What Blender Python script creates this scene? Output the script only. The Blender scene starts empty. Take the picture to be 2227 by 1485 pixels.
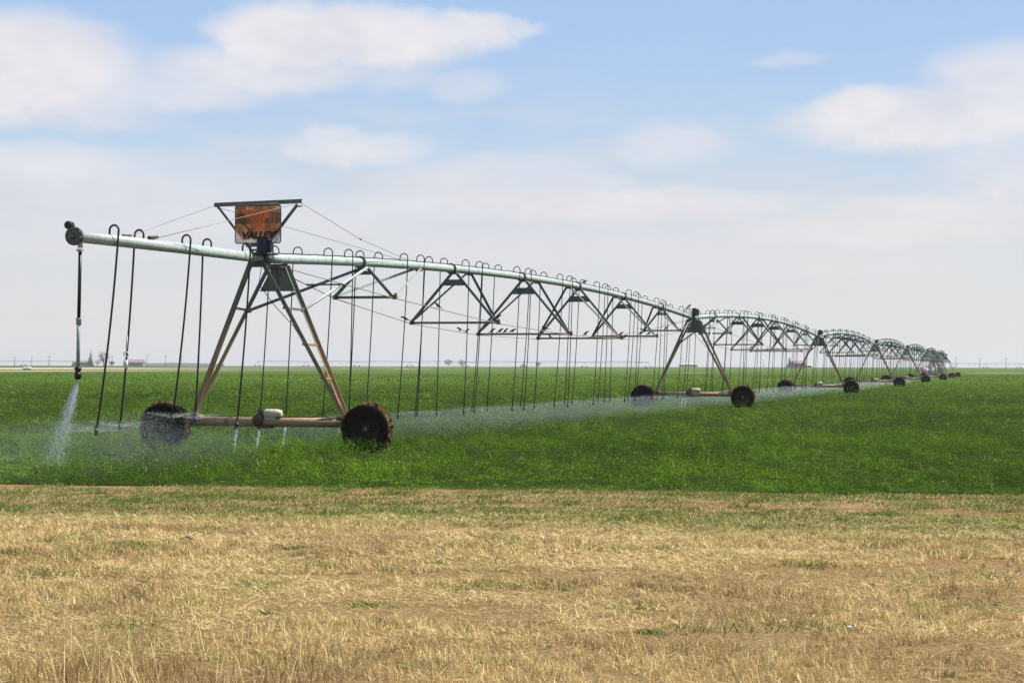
import bpy, bmesh, math, random
import numpy as np
from mathutils import Vector, Matrix

random.seed(7)
rng = np.random.default_rng(11)
SC = bpy.context.scene
COL = SC.collection
R = math.radians
FPX = 4366.0                     # focal length in photo pixels (2227 wide)

# ------------------------------------------------------------------ camera
EYE = 1.74
cam = bpy.data.cameras.new('camera')
cam.sensor_width = 36.0
cam.lens = 36.0 * FPX / 2227.0
cam.clip_start = 0.1
cam.clip_end = 40000.0
camo = bpy.data.objects.new('camera', cam)
COL.objects.link(camo)
camo.matrix_world = Matrix.Translation((0, 0, EYE)) @ Matrix.Rotation(R(90 + 0.715), 4, 'X') @ Matrix.Rotation(R(0.13), 4, 'Z')
SC.camera = camo

# ------------------------------------------------------------------ light
SUN = Vector((0.685, 0.225, 1.0)).normalized()      # direction towards the sun
SUN_EL = math.asin(SUN.z)
SUN_AZ = math.atan2(SUN.x, SUN.y)
sl = bpy.data.lights.new('sun', 'SUN')
sl.energy = 5.0
sl.angle = R(0.5)
sl.color = (1.0, 0.955, 0.88)
so = bpy.data.objects.new('sun', sl)
COL.objects.link(so)
so.rotation_euler = SUN.to_track_quat('Z', 'Y').to_euler()
so.location = (30, 0, 60)

SC.view_settings.view_transform = 'Standard'
SC.view_settings.look = 'None'
SC.view_settings.exposure = 0.55
SC.view_settings.gamma = 1.0
SC.view_settings.use_curve_mapping = False
SC.render.engine = 'CYCLES'
SC.cycles.max_bounces = 6
SC.cycles.transparent_max_bounces = 16


class NT:
    """tiny helper for node trees"""
    def __init__(self, tree):
        self.t = tree

    def n(self, typ, **kw):
        nd = self.t.nodes.new(typ)
        for k, v in kw.items():
            if k.startswith('i_'):
                nd.inputs[int(k[2:])].default_value = v
            else:
                setattr(nd, k, v)
        return nd

    def link(self, a, b):
        self.t.links.new(a, b)

    def math(self, op, a, b=None, c=None, clamp=False):
        nd = self.n('ShaderNodeMath', operation=op, use_clamp=clamp)
        for i, v in enumerate((a, b, c)):
            if v is None:
                continue
            if isinstance(v, (int, float)):
                nd.inputs[i].default_value = v
            else:
                self.link(v, nd.inputs[i])
        return nd.outputs[0]

    def mix(self, fac, a, b, mode='MIX'):
        nd = self.n('ShaderNodeMix', data_type='RGBA', blend_type=mode)
        for sock, v in ((nd.inputs[0], fac), (nd.inputs[6], a), (nd.inputs[7], b)):
            if isinstance(v, (int, float)):
                sock.default_value = v
            elif isinstance(v, (tuple, list)):
                sock.default_value = (*v[:3], 1.0)
            else:
                self.link(v, sock)
        return nd.outputs[2]

    def noise(self, vec, scale, detail=4, rough=0.55, dim='3D', distortion=0.0):
        nd = self.n('ShaderNodeTexNoise', noise_dimensions=dim)
        nd.inputs['Scale'].default_value = scale
        nd.inputs['Detail'].default_value = detail
        nd.inputs['Roughness'].default_value = rough
        nd.inputs['Distortion'].default_value = distortion
        if vec is not None:
            self.link(vec, nd.inputs['Vector'])
        return nd.outputs[0]

    def ramp(self, fac, stops):
        nd = self.n('ShaderNodeValToRGB')
        el = nd.color_ramp.elements
        while len(el) < len(stops):
            el.new(0.5)
        for e, (p, c) in zip(el, stops):
            e.position = p
            e.color = (*c[:3], 1.0) if isinstance(c, (tuple, list)) else (c, c, c, 1.0)
        self.link(fac, nd.inputs[0])
        return nd.outputs[0]

    def smooth(self, v, lo, hi, a=0.0, b=1.0):
        nd = self.n('ShaderNodeMapRange', interpolation_type='SMOOTHSTEP')
        self.link(v, nd.inputs[0])
        for i, x in enumerate((lo, hi, a, b)):
            nd.inputs[1 + i].default_value = x
        return nd.outputs[0]


# ------------------------------------------------------------------ sky
world = bpy.data.worlds.new('World')
SC.world = world
world.use_nodes = True
W = NT(world.node_tree)
world.node_tree.nodes.clear()
tc = W.n('ShaderNodeTexCoord')
sep = W.n('ShaderNodeSeparateXYZ')
W.link(tc.outputs['Generated'], sep.inputs[0])
az = W.math('ARCTAN2', sep.outputs[0], sep.outputs[1])
el = W.math('ARCSINE', sep.outputs[2])
comb = W.n('ShaderNodeCombineXYZ')
W.link(az, comb.inputs[0])
W.link(W.math('MULTIPLY', el, 1.7), comb.inputs[1])
skyv = comb.outputs[0]
sky = W.n('ShaderNodeTexSky', sky_type='NISHITA', sun_disc=False)
sky.sun_elevation = SUN_EL
sky.sun_rotation = SUN_AZ
sky.air_density = 1.0
sky.dust_density = 0.6
sky.ozone_density = 3.0
skyc = W.mix(1.0, sky.outputs[0], (0.093, 0.093, 0.093), 'MULTIPLY')
# blue of the upper sky, seen above the veil of thin cloud
elw = W.math('ADD', el, W.math('MULTIPLY', W.math('SUBTRACT', W.noise(skyv, 9.0, 4), 0.5), 0.05))
blue = W.ramp(W.smooth(elw, 0.0, 0.185), [(0.0, (0.65, 0.645, 0.65)), (0.30, (0.585, 0.605, 0.655)), (0.6, (0.455, 0.57, 0.71)), (1.0, (0.345, 0.495, 0.74))])
skyc = W.mix(0.85, skyc, blue)
skyc = W.mix(W.smooth(el, 0.2, 0.8, 0.0, 0.85), skyc, (0.06, 0.13, 0.27))
# two warped coordinates for cloud outlines
n1 = W.math('SUBTRACT', W.noise(skyv, 22.0, 5, 0.6), 0.5)
mp = W.n('ShaderNodeMapping')
mp.inputs['Location'].default_value = (3.7, 1.3, 0.4)
W.link(skyv, mp.inputs[0])
n2 = W.math('SUBTRACT', W.noise(mp.outputs[0], 22.0, 5, 0.6), 0.5)
nf = W.math('SUBTRACT', W.noise(skyv, 62.0, 5, 0.62), 0.5)
azw = W.math('ADD', az, W.math('ADD', W.math('MULTIPLY', n1, 0.030), W.math('MULTIPLY', nf, 0.013)))
elv = W.math('ADD', el, W.math('ADD', W.math('MULTIPLY', n2, 0.012), W.math('MULTIPLY', nf, 0.009)))
clouds = [  # centre azimuth, elevation, half sizes (rad * 1000), strength, softness of the outline
    (-240, 143, 55, 27, 1.0, 0.55), (-212, 136, 42, 22, 0.7, 0.3), (-250, 128, 40, 14, 0.6, 0.2),
    (-112, 160, 38, 19, 1.0, 0.6), (-70, 162, 56, 16, 1.0, 0.55), (-22, 166, 26, 11, 0.95, 0.4), (-128, 145, 60, 13, 0.85, 0.35), (2, 168, 14, 5, 0.6, 0.2),
    (-165, 134, 46, 10, 0.65, 0.2), (-25, 139, 22, 8, 0.4, 0.1), (-70, 144, 40, 9, 0.4, 0.1),
    (176, 128, 24, 10, 1.0, 0.45), (205, 120, 66, 15, 0.95, 0.4), (245, 134, 44, 24, 0.8, 0.25), (262, 108, 60, 38, 0.6, 0.0),
    (136, 150, 20, 4, 0.4, 0.1), (80, 110, 28, 13, 0.55, 0.1), (-78, 108, 40, 9, 0.7, 0.1), (-92, 114, 16, 7, 0.6, 0.2),
    (-235, 97, 60, 13, 0.7, 0.15), (-200, 88, 95, 18, 0.45, 0.0), (30, 80, 120, 10, 0.9, 0.25), (-5, 92, 60, 14, 0.5, 0.0), (45, 92, 20, 5, 0.5, 0.1),
    (180, 66, 80, 10, 0.9, 0.25), (205, 76, 60, 9, 0.75, 0.2), (250, 88, 30, 11, 0.75, 0.2), (140, 50, 95, 9, 0.55, 0.0),
    (-140, 72, 120, 12, 0.5, 0.0), (60, 58, 200, 12, 0.45, 0.0), (-220, 60, 90, 8, 0.4, 0.0),
]
mask = None
for (ca, ce, ra, re, st, soft) in clouds:
    dx = W.math('MULTIPLY', W.math('SUBTRACT', azw, ca / 1000), 1000.0 / ra)
    dy = W.math('MULTIPLY', W.math('SUBTRACT', elv, ce / 1000), 1000.0 / re)
    d2 = W.math('ADD', W.math('MULTIPLY', dx, dx), W.math('MULTIPLY', dy, dy))
    m = W.smooth(d2, 1.6, soft * 0.75 - 0.1, 0.0, st)
    mask = m if mask is None else W.math('MAXIMUM', mask, m)
# sky outside the photograph gets plain broken cloud so that the light stays even
wide = W.math('MULTIPLY', W.smooth(W.noise(skyv, 2.6, 6, 0.6), 0.48, 0.66), W.smooth(el, 0.2, 0.34))
mask = W.math('MAXIMUM', mask, W.math('MULTIPLY', wide, 0.35))
mask = W.math('MULTIPLY', mask, W.math('ADD', 0.90, W.math('MULTIPLY', n1, 0.45)), clamp=True)
streak = W.n('ShaderNodeMapping')
streak.inputs['Scale'].default_value = (1.0, 4.0, 1.0)
W.link(skyv, streak.inputs[0])
veil = W.math('MULTIPLY', W.smooth(W.noise(streak.outputs[0], 11.0, 5, 0.6), 0.42, 0.68), W.smooth(el, 0.0, 0.05, 0.1, 0.5))
veil = W.math('MULTIPLY', veil, W.smooth(el, 0.16, 0.09))
cloudc = W.ramp(W.math('ADD', W.math('MULTIPLY', W.math('ADD', n2, W.math('MULTIPLY', nf, 0.4)), 0.9), 0.5), [(0.25, (0.60, 0.595, 0.645)), (0.75, (0.765, 0.73, 0.73))])
cloudc = W.mix(W.smooth(el, 0.03, 0.10), (0.655, 0.64, 0.64), cloudc)
skyc = W.mix(veil, skyc, (0.60, 0.595, 0.625))
skyc = W.mix(mask, skyc, cloudc)
bg = W.n('ShaderNodeBackground')
bg.inputs[1].default_value = 0.83
W.link(skyc, bg.inputs[0])
wo = W.n('ShaderNodeOutputWorld')
W.link(bg.outputs[0], wo.inputs[0])


# ------------------------------------------------------------------ materials
def newmat(name):
    m = bpy.data.materials.new(name)
    m.use_nodes = True
    m.node_tree.nodes.clear()
    t = NT(m.node_tree)
    out = t.n('ShaderNodeOutputMaterial')
    return m, t, out


def prin(t, out, col, rough=0.6, metal=0.0, spec=0.4, bump=None, bstr=0.3, bdist=0.01):
    p = t.n('ShaderNodeBsdfPrincipled')
    for key, v in (('Base Color', col), ('Roughness', rough), ('Metallic', metal), ('Specular IOR Level', spec)):
        if isinstance(v, (int, float)):
            p.inputs[key].default_value = v
        elif isinstance(v, (tuple, list)):
            p.inputs[key].default_value = (*v[:3], 1.0)
        else:
            t.link(v, p.inputs[key])
    if bump is not None:
        b = t.n('ShaderNodeBump')
        b.inputs['Strength'].default_value = bstr
        b.inputs['Distance'].default_value = bdist
        t.link(bump, b.inputs['Height'])
        t.link(b.outputs[0], p.inputs['Normal'])
    t.link(p.outputs[0], out.inputs[0])
    return p


def mottled(name, c1, c2, scale=8.0, rough=0.6, metal=0.0, spec=0.4, bstr=0.0):
    m, t, out = newmat(name)
    g = t.n('ShaderNodeNewGeometry')
    nz = t.noise(g.outputs['Position'], scale, 5, 0.6)
    col = t.ramp(nz, [(0.32, c1), (0.68, c2)])
    prin(t, out, col, rough, metal, spec, nz if bstr else None, bstr)
    return m


def mat_pipe():
    m, t, out = newmat('galvanised_pipe')
    g = t.n('ShaderNodeNewGeometry')
    tcn = t.n('ShaderNodeTexCoord')
    mpn = t.n('ShaderNodeMapping')
    mpn.inputs['Scale'].default_value = (7.0, 1.2, 1.2)
    t.link(tcn.outputs['Object'], mpn.inputs[0])
    streaks = t.noise(mpn.outputs[0], 3.0, 5, 0.65)
    big = t.noise(g.outputs['Position'], 1.3, 3, 0.5)
    c = t.ramp(streaks, [(0.3, (0.27, 0.325, 0.30)), (0.5, (0.41, 0.465, 0.435)), (0.75, (0.54, 0.58, 0.54))])
    c = t.mix(t.smooth(big, 0.5, 0.75, 0, 0.5), c, (0.44, 0.44, 0.37))
    prin(t, out, c, 0.5, 0.1, 0.5, streaks, 0.15, 0.004)
    return m


def mat_frame():
    """galvanised angle iron, coated with dried mineral dust and rust lower down"""
    m, t, out = newmat('frame_steel')
    g = t.n('ShaderNodeNewGeometry')
    sp = t.n('ShaderNodeSeparateXYZ')
    t.link(g.outputs['Position'], sp.inputs[0])
    mpn = t.n('ShaderNodeMapping')
    mpn.inputs['Scale'].default_value = (1.0, 1.0, 0.35)
    t.link(g.outputs['Position'], mpn.inputs[0])
    nz = t.noise(mpn.outputs[0], 5.0, 5, 0.65)
    nf_ = t.noise(g.outputs['Position'], 40.0, 3, 0.6)
    zz = t.math('ADD', sp.outputs[2], t.math('MULTIPLY', t.math('SUBTRACT', nz, 0.5), 1.6))
    low = t.smooth(zz, 3.3, 1.7)
    steel = t.ramp(nz, [(0.3, (0.09, 0.105, 0.088)), (0.7, (0.19, 0.215, 0.18))])
    dust = t.ramp(nf_, [(0.3, (0.25, 0.15, 0.072)), (0.7, (0.47, 0.325, 0.185))])
    c = t.mix(low, steel, dust)
    rust = t.math('MULTIPLY', t.smooth(nz, 0.55, 0.72), t.smooth(sp.outputs[2], 1.9, 0.7))
    c = t.mix(rust, c, (0.16, 0.06, 0.025))
    prin(t, out, c, 0.62, 0.15, 0.4, nf_, 0.15, 0.004)
    return m


def mat_truss():
    m, t, out = newmat('truss_steel')
    g = t.n('ShaderNodeNewGeometry')
    sp = t.n('ShaderNodeSeparateXYZ')
    t.link(g.outputs['Position'], sp.inputs[0])
    nz = t.noise(g.outputs['Position'], 6.0, 5, 0.65)
    zz = t.math('ADD', sp.outputs[2], t.math('MULTIPLY', t.math('SUBTRACT', nz, 0.5), 0.8))
    low = t.smooth(zz, 3.1, 2.7)
    c = t.ramp(nz, [(0.3, (0.085, 0.095, 0.088)), (0.7, (0.16, 0.18, 0.165))])
    c = t.mix(low, c, (0.27, 0.19, 0.12))
    prin(t, out, c, 0.55, 0.2, 0.4)
    return m


def attr_mat(name, trans=0.3, rough=0.6, spec=0.3):
    m, t, out = newmat(name)
    a = t.n('ShaderNodeAttribute', attribute_name='tint')
    p = t.n('ShaderNodeBsdfPrincipled')
    p.inputs['Roughness'].default_value = rough
    p.inputs['Specular IOR Level'].default_value = spec
    t.link(a.outputs[0], p.inputs['Base Color'])
    tr = t.n('ShaderNodeBsdfTranslucent')
    t.link(a.outputs[0], tr.inputs[0])
    mx = t.n('ShaderNodeMixShader')
    mx.inputs[0].default_value = trans
    t.link(p.outputs[0], mx.inputs[1])
    t.link(tr.outputs[0], mx.inputs[2])
    t.link(mx.outputs[0], out.inputs[0])
    return m


def mat_ground():
    m, t, out = newmat('ground_soil')
    g = t.n('ShaderNodeNewGeometry')
    sp = t.n('ShaderNodeSeparateXYZ')
    t.link(g.outputs['Position'], sp.inputs[0])
    yy = t.math('ADD', sp.outputs[1], t.math('MULTIPLY', sp.outputs[0], 0.22))
    n_big = t.noise(g.outputs['Position'], 0.55, 5, 0.6)
    n_fin = t.noise(g.outputs['Position'], 28.0, 5, 0.7)
    n_mid = t.noise(g.outputs['Position'], 5.0, 5, 0.65)
    yy = t.math('ADD', yy, t.math('MULTIPLY', t.math('SUBTRACT', n_big, 0.5), 2.4))
    soil = t.ramp(n_fin, [(0.25, (0.13, 0.072, 0.034)), (0.55, (0.29, 0.172, 0.085)), (0.8, (0.44, 0.29, 0.16))])
    straw = t.ramp(n_fin, [(0.25, (0.07, 0.042, 0.018)), (0.5, (0.25, 0.168, 0.075)), (0.8, (0.55, 0.41, 0.20))])  # dark end paints in thatch and the shadow between blades
    dry = t.smooth(yy, 23.5, 21.0)
    dry = t.math('MULTIPLY', dry, t.smooth(n_mid, 0.34, 0.50))
    c = t.mix(dry, soil, straw)
    far = t.smooth(sp.outputs[1], 60.0, 400.0)
    c = t.mix(far, c, (0.10, 0.14, 0.05))
    prin(t, out, c, 1.0, 0.0, 0.0, t.math('ADD', n_fin, n_mid), 0.8, 0.04)
    return m


def mat_crop_sheet():
    m, t, out = newmat('crop_ground')
    g = t.n('ShaderNodeNewGeometry')
    n1_ = t.noise(g.outputs['Position'], 2.2, 5, 0.65)
    mpn = t.n('ShaderNodeMapping')
    mpn.inputs['Scale'].default_value = (0.05, 0.012, 0.05)
    t.link(g.outputs['Position'], mpn.inputs[0])
    n2_ = t.noise(mpn.outputs[0], 1.0, 4, 0.55)
    sp = t.n('ShaderNodeSeparateXYZ')
    t.link(g.outputs['Position'], sp.inputs[0])
    near = t.ramp(n1_, [(0.3, (0.018, 0.026, 0.007)), (0.7, (0.035, 0.060, 0.012))])
    farc = t.ramp(n1_, [(0.3, (0.060, 0.100, 0.014)), (0.7, (0.088, 0.138, 0.020))])
    c = t.mix(t.smooth(sp.outputs[1], 80.0, 260.0), near, farc)
    c = t.mix(t.smooth(n2_, 0.55, 0.75, 0, 0.3), c, (0.12, 0.17, 0.04))
    prin(t, out, c, 1.0, 0.0, 0.0, n1_, 0.6, 0.08)
    return m


def sheet_mat(name, c1, c2, scale):
    m, t, out = newmat(name)
    g = t.n('ShaderNodeNewGeometry')
    mpn = t.n('ShaderNodeMapping')
    mpn.inputs['Scale'].default_value = (1.0, 0.25, 1.0)
    t.link(g.outputs['Position'], mpn.inputs[0])
    nz = t.noise(mpn.outputs[0], scale, 5, 0.6)
    prin(t, out, t.ramp(nz, [(0.3, c1), (0.7, c2)]), 1.0, 0, 0.0)
    return m


def mat_mud():
    m, t, out = newmat('muddy_tread')
    g = t.n('ShaderNodeNewGeometry')
    nz = t.noise(g.outputs['Position'], 16.0, 6, 0.7)
    c = t.ramp(nz, [(0.3, (0.055, 0.026, 0.012)), (0.55, (0.17, 0.095, 0.045)), (0.75, (0.32, 0.205, 0.11))])
    prin(t, out, c, 0.95, 0, 0.15, nz, 1.0, 0.06)
    return m


def mat_sign():
    """weathered sheet: rust bleeding down, paler grey in the lower corners, lets some sun through"""
    m, t, out = newmat('sign_sheet')
    tcn = t.n('ShaderNodeTexCoord')
    sp = t.n('ShaderNodeSeparateXYZ')
    t.link(tcn.outputs['Object'], sp.inputs[0])
    mpn = t.n('ShaderNodeMapping')
    mpn.inputs['Scale'].default_value = (4.5, 4.5, 1.7)
    t.link(tcn.outputs['Object'], mpn.inputs[0])
    nz = t.noise(mpn.outputs[0], 1.6, 7, 0.72, '3D', 0.5)
    n2_ = t.noise(tcn.outputs['Object'], 7.0, 5, 0.65)
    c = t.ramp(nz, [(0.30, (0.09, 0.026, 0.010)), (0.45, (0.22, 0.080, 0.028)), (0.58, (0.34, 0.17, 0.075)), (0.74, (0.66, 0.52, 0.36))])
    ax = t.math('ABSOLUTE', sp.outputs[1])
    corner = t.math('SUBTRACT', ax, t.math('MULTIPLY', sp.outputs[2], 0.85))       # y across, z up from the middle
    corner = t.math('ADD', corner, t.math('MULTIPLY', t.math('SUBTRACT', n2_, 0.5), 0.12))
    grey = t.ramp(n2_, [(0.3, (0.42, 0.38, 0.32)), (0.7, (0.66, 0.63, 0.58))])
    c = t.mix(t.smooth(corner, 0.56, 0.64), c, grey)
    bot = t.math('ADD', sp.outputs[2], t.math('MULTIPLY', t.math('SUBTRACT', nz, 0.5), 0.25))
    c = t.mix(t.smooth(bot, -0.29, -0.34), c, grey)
    p = t.n('ShaderNodeBsdfPrincipled')
    p.inputs['Roughness'].default_value = 0.6
    t.link(c, p.inputs['Base Color'])
    tr = t.n('ShaderNodeBsdfTranslucent')
    t.link(c, tr.inputs[0])
    mx = t.n('ShaderNodeMixShader')
    mx.inputs[0].default_value = 0.5
    t.link(p.outputs[0], mx.inputs[1])
    t.link(tr.outputs[0], mx.inputs[2])
    t.link(mx.outputs[0], out.inputs[0])
    return m


def mat_water():
    m, t, out = newmat('water_drops')
    d = t.n('ShaderNodeBsdfTranslucent')
    d.inputs[0].default_value = (0.92, 0.96, 0.97, 1)
    p = t.n('ShaderNodeBsdfPrincipled')
    p.inputs['Base Color'].default_value = (0.92, 0.96, 0.97, 1)
    p.inputs['Roughness'].default_value = 0.35
    mx = t.n('ShaderNodeMixShader')
    mx.inputs[0].default_value = 0.5
    t.link(p.outputs[0], mx.inputs[1])
    t.link(d.outputs[0], mx.inputs[2])
    tp = t.n('ShaderNodeBsdfTransparent')
    m2 = t.n('ShaderNodeMixShader')
    m2.inputs[0].default_value = 0.75
    t.link(tp.outputs[0], m2.inputs[1])
    t.link(mx.outputs[0], m2.inputs[2])
    t.link(m2.outputs[0], out.inputs[0])
    return m


M = dict(
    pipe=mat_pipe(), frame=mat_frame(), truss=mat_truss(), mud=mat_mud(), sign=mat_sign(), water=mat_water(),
    ground=mat_ground(), crop=mat_crop_sheet(),
    leaf=attr_mat('leaf_green', 0.22, 0.65, 0.04), straw=attr_mat('dry_straw', 0.15, 0.7, 0.12),
    rubber=mottled('tyre_rubber', (0.008, 0.007, 0.006), (0.022, 0.015, 0.010), 14, 1.0, 0, 0.04),
    rim=mottled('rim_steel', (0.018, 0.016, 0.009), (0.036, 0.031, 0.016), 9, 0.8, 0.0, 0.12),
    hub=mottled('hub_steel', (0.10, 0.10, 0.09), (0.2, 0.2, 0.18), 30, 0.35, 0.7),
    hose=mottled('black_hose', (0.010, 0.011, 0.012), (0.025, 0.027, 0.028), 20, 0.45),
    black=mottled('black_plastic', (0.006, 0.007, 0.009), (0.016, 0.018, 0.022), 12, 0.4),
    motor=mottled('beige_paint', (0.40, 0.34, 0.23), (0.62, 0.56, 0.42), 14, 0.55),
    gear=mottled('oily_iron', (0.05, 0.03, 0.02), (0.16, 0.10, 0.06), 22, 0.6, 0.2),
    darkflange=mottled('dark_flange', (0.05, 0.065, 0.06), (0.10, 0.125, 0.11), 25, 0.45, 0.3),
    greypipe=mottled('grey_pipe', (0.20, 0.25, 0.25), (0.34, 0.40, 0.39), 9, 0.45),
    white=mottled('white_plastic', (0.66, 0.66, 0.64), (0.8, 0.8, 0.78), 20, 0.5),
    cable=mottled('wire_rope', (0.20, 0.17, 0.14), (0.36, 0.31, 0.25), 30, 0.5, 0.3),
    rod=mottled('truss_rod_steel', (0.22, 0.18, 0.13), (0.42, 0.34, 0.24), 12, 0.55, 0.1),
    orange=mottled('orange_paint', (0.60, 0.11, 0.02), (0.80, 0.19, 0.04), 10, 0.6),
    inkblack=mottled('black_paint', (0.012, 0.008, 0.006), (0.035, 0.018, 0.012), 20, 0.6),
    bird=mottled('black_feathers', (0.006, 0.006, 0.008), (0.018, 0.017, 0.02), 40, 0.5),
    dirt=sheet_mat('pale_dirt', (0.52, 0.43, 0.27), (0.68, 0.58, 0.40), 0.06),
    fallow=sheet_mat('dry_stubble', (0.36, 0.27, 0.16), (0.52, 0.40, 0.25), 0.02),
    pasture=sheet_mat('far_green', (0.045, 0.085, 0.02), (0.08, 0.13, 0.035), 0.02),
    farwood=mottled('far_trees', (0.05, 0.055, 0.05), (0.09, 0.09, 0.08), 0.05, 0.9),
    conifer=mottled('conifer_green', (0.018, 0.030, 0.020), (0.04, 0.06, 0.035), 0.6, 0.9),
    twig=mottled('bare_twigs', (0.10, 0.075, 0.06), (0.17, 0.13, 0.105), 0.7, 0.9),
    bark=mottled('bark', (0.07, 0.05, 0.04), (0.12, 0.09, 0.07), 2, 0.9),
    tank=mottled('tank_plastic', (0.68, 0.67, 0.62), (0.8, 0.79, 0.74), 0.8, 0.5),
    redpaint=mottled('red_paint', (0.42, 0.10, 0.05), (0.55, 0.16, 0.08), 1, 0.6),
    wall=mottled('house_wall', (0.20, 0.155, 0.13), (0.30, 0.24, 0.2), 1, 0.8),
    wallpale=mottled('pale_wall', (0.62, 0.57, 0.42), (0.74, 0.70, 0.54), 1, 0.8),
    roofgrey=mottled('grey_roof', (0.20, 0.16, 0.14), (0.3, 0.25, 0.21), 1, 0.8),
    roofred=mottled('red_roof', (0.22, 0.12, 0.10), (0.30, 0.17, 0.14), 1, 0.8),
    glass=mottled('dark_glass', (0.02, 0.025, 0.03), (0.04, 0.045, 0.05), 1, 0.2),
    wood=mottled('pole_wood', (0.10, 0.08, 0.06), (0.17, 0.14, 0.11), 3, 0.9),
)


# ------------------------------------------------------------------ mesh helpers
class MB:
    def __init__(self):
        self.v, self.f, self.s = [], [], []

    def add(self, verts, faces, smooth=False):
        o = len(self.v)
        self.v += [tuple(p) for p in verts]
        self.f += [[o + i for i in q] for q in faces]
        self.s += [smooth] * len(faces)
        return self

    def box(self, c, s, rot=None):
        vs = []
        for dx in (-.5, .5):
            for dy in (-.5, .5):
                for dz in (-.5, .5):
                    p = Vector((dx * s[0], dy * s[1], dz * s[2]))
                    if rot is not None:
                        p = rot @ p
                    vs.append(p + Vector(c))
        return self.add(vs, [(0, 1, 3, 2), (4, 6, 7, 5), (0, 4, 5, 1), (2, 3, 7, 6), (0, 2, 6, 4), (1, 5, 7, 3)])

    @staticmethod
    def frame(d, up=(0, 0, 1)):
        d = Vector(d).normalized()
        u = Vector(up)
        if abs(d.dot(u.normalized())) > 0.98:
            u = Vector((1, 0, 0))
        x = d.cross(u).normalized()
        return d, x, x.cross(d).normalized()

    def prism(self, p0, p1, prof, up=(0, 0, 1), smooth=False):
        d, x, y = self.frame(Vector(p1) - Vector(p0), up)
        n = len(prof)
        vs = [Vector(p0) + x * a + y * b for a, b in prof] + [Vector(p1) + x * a + y * b for a, b in prof]
        fs = [(i, (i + 1) % n, n + (i + 1) % n, n + i) for i in range(n)]
        return self.add(vs, fs + [tuple(range(n))[::-1], tuple(range(n, 2 * n))], smooth)

    def bar(self, p0, p1, w, h, up=(0, 0, 1)):
        return self.prism(p0, p1, [(-w / 2, -h / 2), (w / 2, -h / 2), (w / 2, h / 2), (-w / 2, h / 2)], up)

    def angle(self, p0, p1, a, t, up=(0, 0, 1), sx=1, sy=1):
        return self.prism(p0, p1, [(0, 0), (sx * a, 0), (sx * a, sy * t), (sx * t, sy * t), (sx * t, sy * a), (0, sy * a)], up)

    def tube(self, pts, r, seg=8, caps=True):
        pts = [Vector(p) for p in pts]
        n = len(pts)
        rs = r if isinstance(r, (list, tuple)) else [r] * n
        d0 = (pts[1] - pts[0]).normalized()
        _, x, y = self.frame(d0)
        vs = []
        for i in range(n):
            d = (pts[min(i + 1, n - 1)] - pts[max(i - 1, 0)]).normalized()
            x = (x - d * x.dot(d)).normalized()
            y = d.cross(x)
            for k in range(seg):
                a = 2 * math.pi * k / seg
                vs.append(pts[i] + (x * math.cos(a) + y * math.sin(a)) * rs[i])
        fs = []
        for i in range(n - 1):
            for k in range(seg):
                k2 = (k + 1) % seg
                fs.append((i * seg + k, i * seg + k2, (i + 1) * seg + k2, (i + 1) * seg + k))
        self.add(vs, fs, True)
        if caps:
            o = len(self.v) - len(vs)
            self.f += [[o + k for k in range(seg)][::-1], [o + (n - 1) * seg + k for k in range(seg)]]
            self.s += [False, False]
        return self

    def lathe(self, c, axis, prof, seg=24, jit=0.0, smooth=True):
        """prof: list of (along axis, radius)"""
        d, x, y = self.frame(axis)
        vs = []
        for (h, r) in prof:
            for k in range(seg):
                a = 2 * math.pi * k / seg
                rr = r * (1 + (random.uniform(-jit, jit) if jit else 0))
                vs.append(Vector(c) + d * h + (x * math.cos(a) + y * math.sin(a)) * rr)
        fs = []
        for i in range(len(prof) - 1):
            for k in range(seg):
                k2 = (k + 1) % seg
                fs.append((i * seg + k, i * seg + k2, (i + 1) * seg + k2, (i + 1) * seg + k))
        return self.add(vs, fs, smooth)

    def build(self, name, mat, parent=None, loc=None):
        me = bpy.data.meshes.new(name)
        me.from_pydata([tuple(p) for p in self.v], [], self.f)
        me.polygons.foreach_set('use_smooth', self.s)
        me.materials.append(mat)
        me.update()
        o = bpy.data.objects.new(name, me)
        COL.objects.link(o)
        if parent is not None:
            o.parent = parent
        if loc is not None:
            o.location = loc
        return o


def npmesh(name, verts, quads, mat, tris=None, tint=None, smooth=False):
    """large mesh from numpy arrays; tint = one colour for each vertex"""
    me = bpy.data.meshes.new(name)
    nq = 0 if quads is None else len(quads)
    ntr = 0 if tris is None else len(tris)
    me.vertices.add(len(verts))
    me.vertices.foreach_set('co', np.ascontiguousarray(verts, dtype=np.float32).ravel())
    loops = []
    if nq:
        loops.append(quads.ravel())
    if ntr:
        loops.append(tris.ravel())
    loops = np.concatenate(loops).astype(np.int32)
    me.loops.add(len(loops))
    me.loops.foreach_set('vertex_index', loops)
    me.polygons.add(nq + ntr)
    starts = np.concatenate([np.arange(nq) * 4, nq * 4 + np.arange(ntr) * 3]).astype(np.int32)
    me.polygons.foreach_set('loop_start', starts)
    if smooth:
        me.polygons.foreach_set('use_smooth', np.ones(nq + ntr, dtype=bool))
    if tint is not None:
        a = me.color_attributes.new('tint', 'FLOAT_COLOR', 'POINT')
        rgba = np.ones((len(verts), 4), dtype=np.float32)
        rgba[:, :3] = tint
        a.data.foreach_set('color', rgba.ravel())
    me.materials.append(mat)
    me.update(calc_edges=True)
    o = bpy.data.objects.new(name, me)
    COL.objects.link(o)
    return o


def tag(o, label=None, cat=None, group=None, kind=None):
    if label:
        o['label'] = label
    if cat:
        o['category'] = cat
    if group:
        o['group'] = group
    if kind:
        o['kind'] = kind
    return o


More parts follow.
